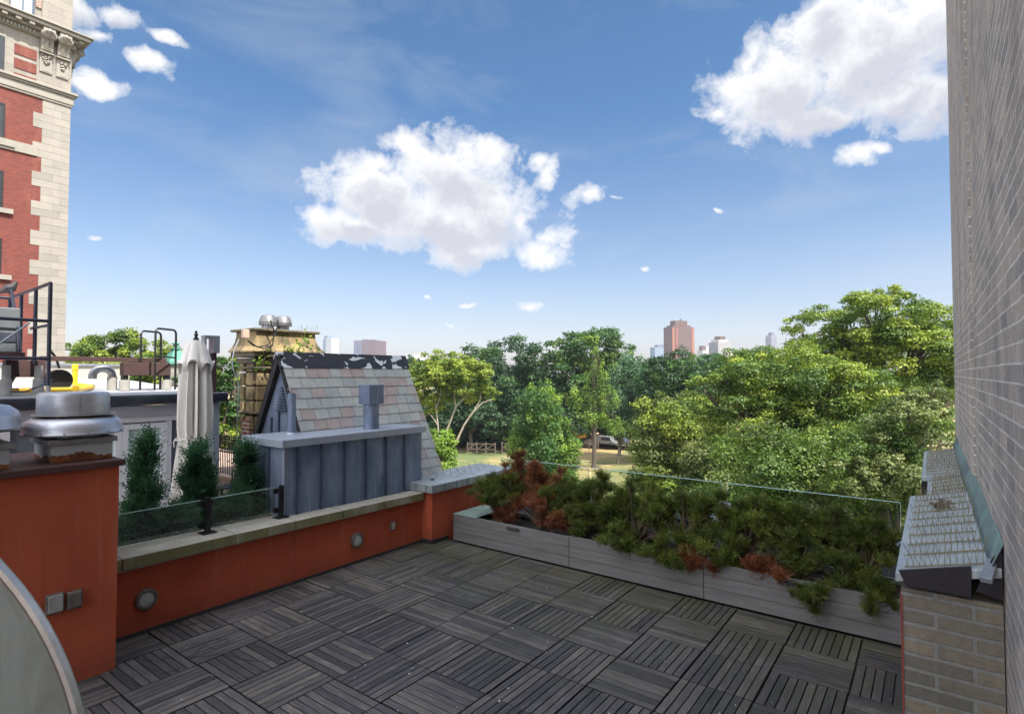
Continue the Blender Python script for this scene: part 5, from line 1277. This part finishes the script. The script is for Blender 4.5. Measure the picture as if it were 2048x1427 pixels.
# ------------------------------------------------------------------ bits lying on the deck
mb = MB(); rr = random.Random(9)
for k in range(420):
    x = rr.uniform(-6.2, 0); y = rr.uniform(1.0, 6.5); s_ = rr.choice((.002, .003, .003, .004, .005, .009))*rr.uniform(.7, 1.2); a = rr.uniform(0, 3.14)
    u = Vector((math.cos(a), math.sin(a), .1))*s_; v = Vector((-math.sin(a), math.cos(a), .2))*s_*rr.uniform(.4, 1); p = Vector((x, y, .0045))
    mb.quad(p-u, p-v, p+u, p+v)
db_ = mb.build('deck_litter', M['debris']); structure(db_, 'stuff'); tag(db_, 'pale droppings and petals scattered over the dark deck', 'litter')
mb = MB()
for (ps) in (((372, 1313), (400, 1312), (450, 1305), (490, 1318), (520, 1322), (552, 1318)), ((430, 1285), (455, 1275), (455, 1285), (430, 1297), (408, 1290), (418, 1280), (440, 1276)), ((283, 1320), (310, 1318), (335, 1314), (350, 1320)), ((283, 1325), (300, 1335), (330, 1345), (360, 1338), (350, 1325)), ((380, 1320), (392, 1302), (408, 1290)), ((540, 1190), (560, 1180), (600, 1172)), ((370, 1250), (400, 1243), (430, 1240))):
    mb.tube([P(x, y, Z=.008+.01*math.sin(i)) for i, (x, y) in enumerate(ps)], .0035, 5)
tag(mb.build('dead_vine', M['deadvine'], origin=P(430, 1300, Z=0)), 'thin dead vine tendrils looping over the deck near the red parapet', 'vine')

# weeds growing on the chimney
def weed(label, pts, X, seed, n=34):
    r = np.random.default_rng(seed); base = P(*pts[0], X=X); root = thing('chimney_weed', base, label, 'weed', 'weeds growing on the stone chimney')
    L_ = [P(*p, X=X) for p in pts]; MB().tube(L_, [.012*(1-.8*i/len(L_)) for i in range(len(L_))], 5).build('stem', M['twig'], root)
    cen = []; 
    for i in range(n):
        k = r.integers(len(L_)//2, len(L_)); cen.append(np.array(L_[k])+r.normal(0, .10, 3))
    cen = np.array(cen); nn = unit(r.normal(size=(n, 3))+np.array([0, 0, .5])); t1 = unit(np.cross(nn, r.normal(size=(n, 3)))); t2 = np.cross(nn, t1)
    leaves_mesh('foliage', cen, t1*.04, t2*.025, palette('lime', r.normal(.5, .2, n)), root, root.location)
weed('leafy weed rising in front of the stone chimney shaft', ((552, 800), (545, 780), (530, 755), (524, 735), (527, 722), (532, 712)), CX+.2, 1)
weed('leafy weed on the right shoulder of the stone chimney top', ((592, 706), (600, 695), (604, 688), (615, 682), (612, 678)), CX+.35, 2)
weed('thin weed on the chimney just left of the slate ridge', ((560, 735), (565, 715), (575, 706), (580, 703)), CX+.3, 3, 80)

# ------------------------------------------------------------------ park ground
def ground_mat():
    m, nt, b = newmat('park_grass'); o = ocoord(nt)
    n1 = noise(nt, o, .045, 6, .6); c = mixc(nt, ramp(nt, n1, [(.42, 0), (.56, 1)]), (.085, .115, .035), (.33, .235, .105))
    c = mixc(nt, ramp(nt, noise(nt, o, .6, 6, .7), [(.4, 0), (.8, .5)]), c, (.10, .11, .04))
    L(nt, c, b.inputs['Base Color']); b.inputs['Roughness'].default_value = .95
    setbump(nt, b, noise(nt, o, 1.5, 6, .7), .6, .15)
    return m
mb = MB(); n_ = 60; ext = 2150
import itertools
gv_ = np.linspace(-1, 1, n_+1); gv_ = np.sign(gv_)*np.abs(gv_)**3*ext
for j in range(n_+1):
    for i in range(n_+1):
        x, y = gv_[i], gv_[j]; mb.v.append((x, y, G-.15+(.5*math.sin(x*.02)*math.sin(y*.017) if y > 40 and abs(x)+y < 900 else 0)))
for j in range(n_):
    for i in range(n_): a = j*(n_+1)+i; mb.f.append((a, a+1, a+n_+2, a+n_+1))
structure(mb.build('ground', ground_mat(), smooth=True))
structure(MB().box(-400, 400, 12.5, 24.5, G-.2, G+.02).build('road', M['asphalt']))
structure(MB().box(-400, 400, 8.2, 12.49, G-.2, G+.15).build('pavement', M['concrete']))
structure(MB().box(-400, 400, 24.51, 29, G-.2, G+.15).build('park_pavement', M['concrete']))
mk = MB(); x = -200
while x < 200: mk.box(x, x+3, 18.45, 18.6, G+.021, G+.025); x += 9
structure(mk.build('lane_marking', M['white']))
sand = pm('bare_dirt', (.42, .30, .19), (.33, .235, .15), .3, .95, 0, .3, 2)
mb = MB(); c = P(1100, 880, D=170)
pts = []
for k in range(28):
    a = 2*math.pi*k/28; pts.append((c.x+math.cos(a)*75*(1+.12*math.sin(3*a)), c.y+math.sin(a)*26*(1+.15*math.sin(2*a)), G+.62))
mb.quad(*pts); structure(mb.build('dirt_field', sand))

# post and rail fences in the park
def railfence(px0, px1, py, label, nposts):
    A = P(px0, py, Z=G+.4); B = P(px1, py+1, Z=G+.4); t = thing('rail_fence', (A.x, A.y, G), label, 'fence', 'timber fences under the park trees')
    mb = MB()
    for k in range(nposts):
        p = A.lerp(B, k/(nposts-1)); MB().box(p.x-.12, p.x+.12, p.y-.12, p.y+.12, G-.2, G+2.2).build('post', M['fencewood'], t)
    for h in (.7, 1.9): mb.bar((A.x, A.y, G+h), (B.x, B.y, G+h), .1, .16)
    for k in range(nposts-1):
        p = A.lerp(B, k/(nposts-1)); q = A.lerp(B, (k+1)/(nposts-1)); mb.bar((p.x, p.y-.1, G+.7), (q.x, q.y-.1, G+1.9), .08, .14)
    mb.build('rail', M['fencewood'], t)
railfence(935, 990, 900, 'grey timber rail fence under the dark trees left of the pyramid tree', 4)
railfence(1004, 1030, 899, 'short timber rail fence close to the pyramid tree', 3)
railfence(1160, 1196, 893, 'pale timber rail fence right of the pyramid tree near the yellow digger', 3)
# digger
c = P(1156, 884, Z=G+.4)
dg = thing('excavator', (c.x, c.y, G), 'yellow excavator half hidden beyond the pyramid shaped tree', 'excavator')
X_, Y_ = c.x, c.y
MB().box(X_-1.6, X_-.9, Y_-2, Y_+2, G+.4, G+1.3).box(X_+.9, X_+1.6, Y_-2, Y_+2, G+.4, G+1.3).build('track', M['tyre'], dg, bevel=.2)
MB().box(X_-1.4, X_+1.4, Y_-1.8, Y_+1.9, G+1.45, G+2.9).build('body', M['digger'], dg, bevel=.15)
cb_ = MB().box(X_-1.4, X_-.2, Y_-1.9, Y_-.3, G+2.91, G+4.3).build('cab', M['digger'], dg, bevel=.1)
MB().box(X_-1.25, X_-.35, Y_-1.95, Y_-1.91, G+3.1, G+4.1).build('cab_window', M['window'], cb_)
MB().bar((X_+.5, Y_-1.5, G+2.6), (X_+1.2, Y_-4.2, G+6.0), .45, .6).bar((X_+1.2, Y_-4.2, G+6.0), (X_+1.4, Y_-6.4, G+3.6), .35, .45).build('boom', M['digger'], dg)
MB().prism([(X_+.8, Y_-6.2, G+3.6), (X_+.8, Y_-7.2, G+3.2), (X_+.8, Y_-6.9, G+2.2), (X_+.8, Y_-6.0, G+2.4)], (1.1, 0, 0)).build('bucket', M['tyre'], dg)
# parked vans at the far side of the field
vm = pm('vehicle_white', (.20, .205, .21), (.16, .165, .17), 2, .35)
vd = pm('vehicle_dark', (.04, .05, .07), (.05, .06, .08), 2, .3)
for k, (px, m_, lab) in enumerate(((1214, vm, 'white van parked beyond the ginkgo trunk'), (1240, vd, 'dark van parked between the thin trunks in the park'))):
    c = P(px, 890, Z=G+.4); c = Vector((c.x, c.y, G+.5)); t = thing('parked_van' if k < 2 else 'parked_car', c, lab, 'van' if k < 2 else 'car'); hh = 2.1 if k < 2 else 1.45
    pr = [(-2.4, .35), (2.4, .35), (2.4, .95), (1.7, 1.1), (1.15, hh), (-2.2 if k < 2 else -1.4, hh), (-2.4, 1.1)]
    MB().prism([(c.x+a, c.y-.95, c.z+b) for a, b in pr], (0, 1.9, 0)).build('body', m_, t, bevel=.08)
    MB().prism([(c.x+a, c.y-.96, c.z+b) for a, b in ((-1.1, 1.15), (1.55, 1.15), (1.1, hh-.15), (-1.1, hh-.15))], (0, .006, 0)).build('side_window', M['window'], t)
    for wx in (-1.5, 1.5):
        mb = MB(); mb.tube([(c.x+wx, c.y-1.0, c.z+.34), (c.x+wx, c.y-.75, c.z+.34)], .34, 18); mb.build('wheel', M['tyre'], t, smooth=True)

# ------------------------------------------------------------------ skyline
def facade(name, wall, glass, fx, fz, wx=.5, wz=.5):
    m, nt, b = newmat(name); uv, z = wall_uv(nt)
    br = N(nt, 'ShaderNodeTexBrick'); br.offset = 0.; L(nt, uv, br.inputs['Vector']); br.inputs['Scale'].default_value = 1
    br.inputs['Color1'].default_value = (*glass, 1); br.inputs['Color2'].default_value = (*[g*1.6+.02 for g in glass], 1); br.inputs['Mortar'].default_value = (*wall, 1)
    br.inputs['Brick Width'].default_value = fx; br.inputs['Row Height'].default_value = fz; br.inputs['Mortar Size'].default_value = min(fx, fz)*wx*.5; br.inputs['Mortar Smooth'].default_value = 0
    L(nt, mixc(nt, 1., br.outputs['Color'], ramp(nt, noise(nt, ocoord(nt), .08, 4), [(.3, .85), (.7, 1.1)]), 'MULTIPLY'), b.inputs['Base Color']); b.inputs['Roughness'].default_value = .6
    return m
def tower(name, label, px0, px1, ptop, D, mat, extra=(), rot=25, depthf=.8, mat2=None, balc=None, cols=()):
    c = P((px0+px1)/2, 746, D=D); s_ = D/F; zt_ = CZ+(746-ptop)*s_; w = (px1-px0)*s_
    t = thing(name, (c.x, c.y, G), label, 'tower')
    a = R(rot)+YAW
    ux = Vector((math.cos(a), math.sin(a), 0)); uy = Vector((-math.sin(a), math.cos(a), 0))
    al = R(rot); W = w/(abs(math.cos(al))+depthf*abs(math.sin(al))); Dp = W*depthf
    def blk_(nm, cx, cy, hw, hd, z0, z1, m):
        o_ = MB().obox((cx*ux.x+cy*uy.x, cx*ux.y+cy*uy.y, 0), ux*hw, uy*hd, (0, 0, (z1-z0)/2)); mm = o_.build(nm, m, None)
        return mm
    # build in local axes so that brick-type facades line up, then turn
    def lb(nm, x0, x1, y0, y1, z0, z1, m, par=None, bevel=0):
        me = MB().box(x0, x1, y0, y1, z0-G, z1-G).build(nm, m, None); me.parent = par or t; return me
    t.rotation_euler = (0, 0, a)
    wl_ = lb('wall', -W/2, W/2, -Dp/2, Dp/2, G, zt_, mat)
    for (fx0, fx1, fy0, fy1, dz0, dz1, m) in extra:
        lb('roof_block', -W/2+W*fx0, -W/2+W*fx1, -Dp/2+Dp*fy0, -Dp/2+Dp*fy1, zt_+dz0*s_+.1, zt_+dz1*s_, m)
    for (f0, f1, m) in cols:
        lb('facade_strip', -W/2+W*f0, -W/2+W*f1, -Dp/2-.8, -Dp/2-.01, G, zt_-2, m)
    if balc:
        z = G+10; k = 0
        mb = MB()
        while z < zt_-4:
            mb.box(W/2+.01, W/2+1.4, -Dp*.45, -Dp*.05, z-G, z-G+.5).box(W/2+.01, W/2+1.4, Dp*.05, Dp*.45, z-G, z-G+.5); z += 3
        o_ = mb.build('balconies', balc, None); o_.parent = t
    return t
rb_ = facade('brown_tower_front', (.10, .055, .05), (.07, .07, .10), 3.2, 3.0, .9); rs2 = facade('orange_brick_side', (.24, .085, .05), (.10, .05, .045), 4, 3.0, 1.0)
plain_b = pm('brown_penthouse', (.11, .055, .05), (.09, .05, .045), .1, .8, 0, 0)
tower('apartment_tower', 'tall brown brick tower with stepped top, biggest on the right skyline', 1329, 1387, 654, 1000, rb_, [(.22, .78, .2, .8, 0, 13, plain_b), (.1, .9, .1, .9, 0, 3.5, plain_b), (.55, .6, .4, .5, 13, 17, M['gutter'])], 20, .55, balc=rs2, cols=((.0, .10, rs2), (.17, .24, rs2), (.88, 1.0, rs2)))
gl1 = facade('pale_panel', (.40, .41, .43), (.15, .18, .23), 4.2, 3.4, .9); gl2 = facade('glass_blue', (.17, .21, .28), (.10, .14, .20), 3.5, 3.4, .4)
tower('glass_tower', 'pale tower with a blue glass side on the left skyline beside the chimney', 646, 677, 676, 1500, gl1, [(0, .4, .1, .9, 0, 5, gl2)], -35, .7, cols=((.0, .33, gl2),))
of = facade('brown_office', (.12, .075, .085), (.06, .05, .07), 3.4, 3.5, .8); of2 = facade('dark_office_side', (.12, .13, .20), (.07, .08, .13), 3.4, 3.5, .8)
tower('office_tower', 'flat topped brown office tower above the slate ridge', 711, 769, 681, 1400, of, [(.2, .45, .3, .6, 0, 3, of2), (.6, .8, .3, .6, 0, 2.2, of2)], -18, .9, cols=((0, .18, of2), (.22, .38, of2)))
lw = facade('low_white_block', (.38, .35, .33), (.13, .13, .15), 4, 3.2, .9)
tower('low_block', 'low pale block just right of the slate ridge', 822, 852, 708, 1300, lw, [(.5, .95, .2, .8, 0, 3, lw)], 15, .7)
tower('low_block', 'low white block behind the top of the plane tree', 852, 878, 716, 1300, lw, [(.1, .4, .2, .8, 0, 3, lw)], 10, .7)
tower('glass_block', 'grey glass block at the left foot of the brown tower', 1302, 1332, 694, 1300, gl2, [(.3, .9, .2, .8, 0, 5, of2)], 15, .7)
tower('apartment_tower', 'pale terraced flats between the two brown skyline towers', 1396, 1422, 700, 1250, lw, [(.1, .4, .2, .8, 0, 9, rb_), (.5, .8, .2, .8, 0, 8, lw)], 20, .8)
cr = facade('balcony_tower_front', (.25, .235, .235), (.05, .06, .10), 6, 3.1, .7)
tower('apartment_tower', 'grey balconied tower with dark roof box right of the pale flats', 1420, 1461, 684, 1100, cr, [(.3, .7, .2, .8, 0, 12, plain_b), (.12, .85, .1, .9, 0, 5, lw)], 22, .8)
tower('low_block', 'white low flats at the foot of the grey balconied tower', 1440, 1490, 708, 1050, lw, [(.1, .4, .2, .8, 0, 3, lw)], 15, .7)
sl_ = facade('slim_tower_skin', (.17, .16, .20), (.11, .11, .15), 3, 3.2, .8)
tower('slim_tower', 'slim grey tower with a small cap standing alone on the right skyline', 1533, 1553, 672, 1600, sl_, [(.33, .72, .2, .8, 0, 8, of2), (.1, .9, .1, .9, 0, 2.5, sl_)], 25, .9)

# ------------------------------------------------------------------ haze
def haze():
    m = bpy.data.materials.new('haze'); m.use_nodes = True; nt = m.node_tree; nt.nodes.clear()
    out = N(nt, 'ShaderNodeOutputMaterial'); v = N(nt, 'ShaderNodeVolumePrincipled'); v.inputs['Color'].default_value = (.80, .88, 1, 1)
    v.inputs['Density'].default_value = HAZE; v.inputs['Anisotropy'].default_value = .2
    L(nt, v.outputs[0], out.inputs['Volume'])
    o = MB().box(-2200, 2200, -2200, 2200, G-1.5, 160).build('haze', m); structure(o, 'stuff'); tag(o, 'thin pale summer haze softening the far skyline', 'haze')
HAZE = .00015
if HAZE: haze()

# ------------------------------------------------------------------ light and sky
SUN_EL = R(56); SAZ = R(96)      # azimuth clockwise from +Y; sun over the right-hand building
sd = Vector((math.sin(SAZ)*math.cos(SUN_EL), math.cos(SAZ)*math.cos(SUN_EL), math.sin(SUN_EL)))
sun = bpy.data.lights.new('sun', 'SUN'); sun.energy = 4.4; sun.angle = R(.5); sun.color = (1, .94, .84)
so = bpy.data.objects.new('sun', sun); col.objects.link(so); so.rotation_euler = (-sd).to_track_quat('-Z', 'Y').to_euler(); so.location = (20, 0, 40)
w = bpy.data.worlds.new('World'); scene.world = w; w.use_nodes = True; nt = w.node_tree
bgn = nt.nodes['Background']; sky = N(nt, 'ShaderNodeTexSky', sky_type='NISHITA'); sky.sun_disc = False
sky.sun_elevation = SUN_EL; sky.sun_rotation = SAZ; sky.altitude = 50; sky.air_density = 1.0; sky.dust_density = 1.2; sky.ozone_density = 2.5
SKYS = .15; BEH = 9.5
tc = N(nt, 'ShaderNodeTexCoord').outputs['Generated']
nrmz = N(nt, 'ShaderNodeVectorMath', operation='NORMALIZE'); L(nt, tc, nrmz.inputs[0])
sp = N(nt, 'ShaderNodeSeparateXYZ'); L(nt, nrmz.outputs[0], sp.inputs[0])
az = math_(nt, 'MULTIPLY', math_(nt, 'ARCTAN2', sp.outputs[0], sp.outputs[1]), 57.29578); el = math_(nt, 'MULTIPLY', math_(nt, 'ARCSINE', sp.outputs[2]), 57.29578)
n3 = N(nt, 'ShaderNodeTexNoise'); n3.inputs['Scale'].default_value = 9; n3.inputs['Detail'].default_value = 3; L(nt, nrmz.outputs[0], n3.inputs['Vector'])
ce = N(nt, 'ShaderNodeCombineXYZ'); L(nt, az, ce.inputs[0]); L(nt, el, ce.inputs[1])
wv = N(nt, 'ShaderNodeVectorMath', operation='MULTIPLY_ADD'); sub = N(nt, 'ShaderNodeVectorMath', operation='SUBTRACT'); L(nt, n3.outputs['Color'], sub.inputs[0]); sub.inputs[1].default_value = (.5, .5, .5)
L(nt, sub.outputs[0], wv.inputs[0]); wv.inputs[1].default_value = (5, 4, 0); L(nt, ce.outputs[0], wv.inputs[2])
def angs(x, y):
    d = (P(x, y, D=1.)-Vector((0, 0, CZ))).normalized(); return math.degrees(math.atan2(d.x, d.y)), math.degrees(math.asin(d.z))
BL = [(905, 345, 120, 85, 0), (760, 395, 120, 70, 0), (640, 440, 48, 28, 0), (700, 455, 90, 28, 0), (860, 435, 190, 75, 0), (960, 420, 120, 75, 0), (920, 495, 90, 36, 0), (1080, 505, 72, 36, .15), (1165, 385, 48, 26, .05), (1100, 470, 60, 30, .2), (1060, 330, 30, 24, .2), (760, 340, 50, 34, .1), (1085, 355, 34, 40, .2), (1045, 440, 45, 45, .1), (985, 305, 45, 45, 0), (825, 300, 48, 45, 0), (1130, 480, 30, 16, .35),
      (1560, 165, 140, 120, 0), (1500, 110, 60, 60, .1), (1780, 190, 130, 60, .05), (1460, 170, 60, 75, .1), (1720, 110, 210, 130, 0), (1880, 60, 160, 140, 0), (1620, 240, 150, 40, .1), (1860, 200, 90, 65, .1), (1430, 225, 40, 30, .3), (1690, 325, 60, 34, .1), (1750, 300, 40, 20, .15), (1650, 60, 90, 80, .05), (2050, 120, 150, 160, 0),
      (215, 25, 85, 35, .15), (185, 75, 55, 26, .25), (295, 122, 60, 30, .05), (345, 74, 52, 16, .1), (195, 172, 60, 22, .0), (215, 188, 40, 18, .1), (120, 10, 90, 50, .2),
      (945, 617, 36, 10, .2), (1055, 615, 50, 13, .45), (910, 660, 24, 11, .5), (858, 598, 13, 6, .1), (1286, 536, 20, 7, .2), (182, 468, 26, 6, .3), (1425, 412, 12, 6, .3), (1220, 390, 16, 8, .35)]
cur = None; low = None
for (x, y, rx, ry, pen) in BL:
    if rx < 66: pen += .16
    a0, e0 = angs(x, y); a1, _ = angs(x+rx, y); a2, _ = angs(x-rx, y); _, e1 = angs(x, y-ry); _, e2 = angs(x, y+ry)
    ra = max(.5, abs(a1-a2)/2); re = max(.35, abs(e1-e2)/2)
    s1 = N(nt, 'ShaderNodeVectorMath', operation='SUBTRACT'); L(nt, wv.outputs[0], s1.inputs[0]); s1.inputs[1].default_value = (a0, e0, 0)
    s2 = N(nt, 'ShaderNodeVectorMath', operation='MULTIPLY'); L(nt, s1.outputs[0], s2.inputs[0]); s2.inputs[1].default_value = (1/ra, 1/re, 0)
    s3 = N(nt, 'ShaderNodeVectorMath', operation='LENGTH'); L(nt, s2.outputs[0], s3.inputs[0])
    d = math_(nt, 'ADD', s3.outputs['Value'], pen) if pen else s3.outputs['Value']
    if rx >= 85:
        s4 = N(nt, 'ShaderNodeVectorMath', operation='ADD'); L(nt, s2.outputs[0], s4.inputs[0]); s4.inputs[1].default_value = (-.12, .42, 0)
        s5 = N(nt, 'ShaderNodeVectorMath', operation='LENGTH'); L(nt, s4.outputs[0], s5.inputs[0])
        low = s5.outputs['Value'] if low is None else math_(nt, 'MINIMUM', low, s5.outputs['Value'])
    cur = d if cur is None else math_(nt, 'SMOOTH_MIN', cur, d, .25)
fb = noise(nt, nrmz.outputs[0], 17, 12, .68, .25)
fb2 = noise(nt, nrmz.outputs[0], 5, 4, .5)
dens = math_(nt, 'ADD', math_(nt, 'SUBTRACT', 1.16, cur), math_(nt, 'MULTIPLY', math_(nt, 'SUBTRACT', fb, .5), 2.5))
mask = ramp(nt, dens, [(-.0, 0), (.22, .45), (.62, 1)], 'LINEAR')
# bases are greyer: lower parts of the sky cloud bodies, plus billow variation
core = ramp(nt, math_(nt, 'ADD', math_(nt, 'SUBTRACT', 1.0, low), math_(nt, 'MULTIPLY', math_(nt, 'SUBTRACT', fb, .5), 2.2)), [(.05, 0), (.95, 1)], 'EASE')
skyc = mixc(nt, 1., sky.outputs[0], ramp(nt, math_(nt, 'DIVIDE', el, 90), [(0, (.55, .46, .47)), (.10, (.47, .455, .475)), (.28, (.24, .385, .47)), (1, (.18, .33, .43))]), 'MULTIPLY')
cl_lit = (2.95, 2.95, 3.0); cl_core = (1.95, 1.97, 2.2)
clc = mixc(nt, core, cl_lit, cl_core)
# thin high veil
veil = ramp(nt, noise(nt, stretch(nt, nrmz.outputs[0], (1, 1, 3.2)), 3.2, 8, .6, .5), [(.50, 0), (.78, .30)])
skyc = mixc(nt, veil, skyc, (1.95, 2.05, 2.3))
fin = mixc(nt, mask, skyc, clc)
# unseen bright cloud added behind the camera and overhead to lift the shade
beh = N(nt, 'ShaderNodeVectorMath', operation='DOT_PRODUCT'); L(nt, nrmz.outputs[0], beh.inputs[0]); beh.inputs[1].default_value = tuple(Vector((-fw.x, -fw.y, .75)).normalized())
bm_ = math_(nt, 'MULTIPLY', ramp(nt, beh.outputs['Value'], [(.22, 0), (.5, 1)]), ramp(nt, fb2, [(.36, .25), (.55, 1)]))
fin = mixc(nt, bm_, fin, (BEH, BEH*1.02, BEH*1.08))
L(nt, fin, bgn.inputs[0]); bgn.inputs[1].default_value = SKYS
scene.view_settings.view_transform = 'Standard'; scene.view_settings.look = 'None'; scene.view_settings.exposure = 1.2; scene.view_settings.gamma = 1
scene.cycles.max_bounces = 6; scene.cycles.transparent_max_bounces = 12; scene.cycles.diffuse_bounces = 3; scene.cycles.glossy_bounces = 3; scene.cycles.volume_bounces = 0
scene.cycles.use_denoising = True
scene.render.resolution_x = 1024; scene.render.resolution_y = 713
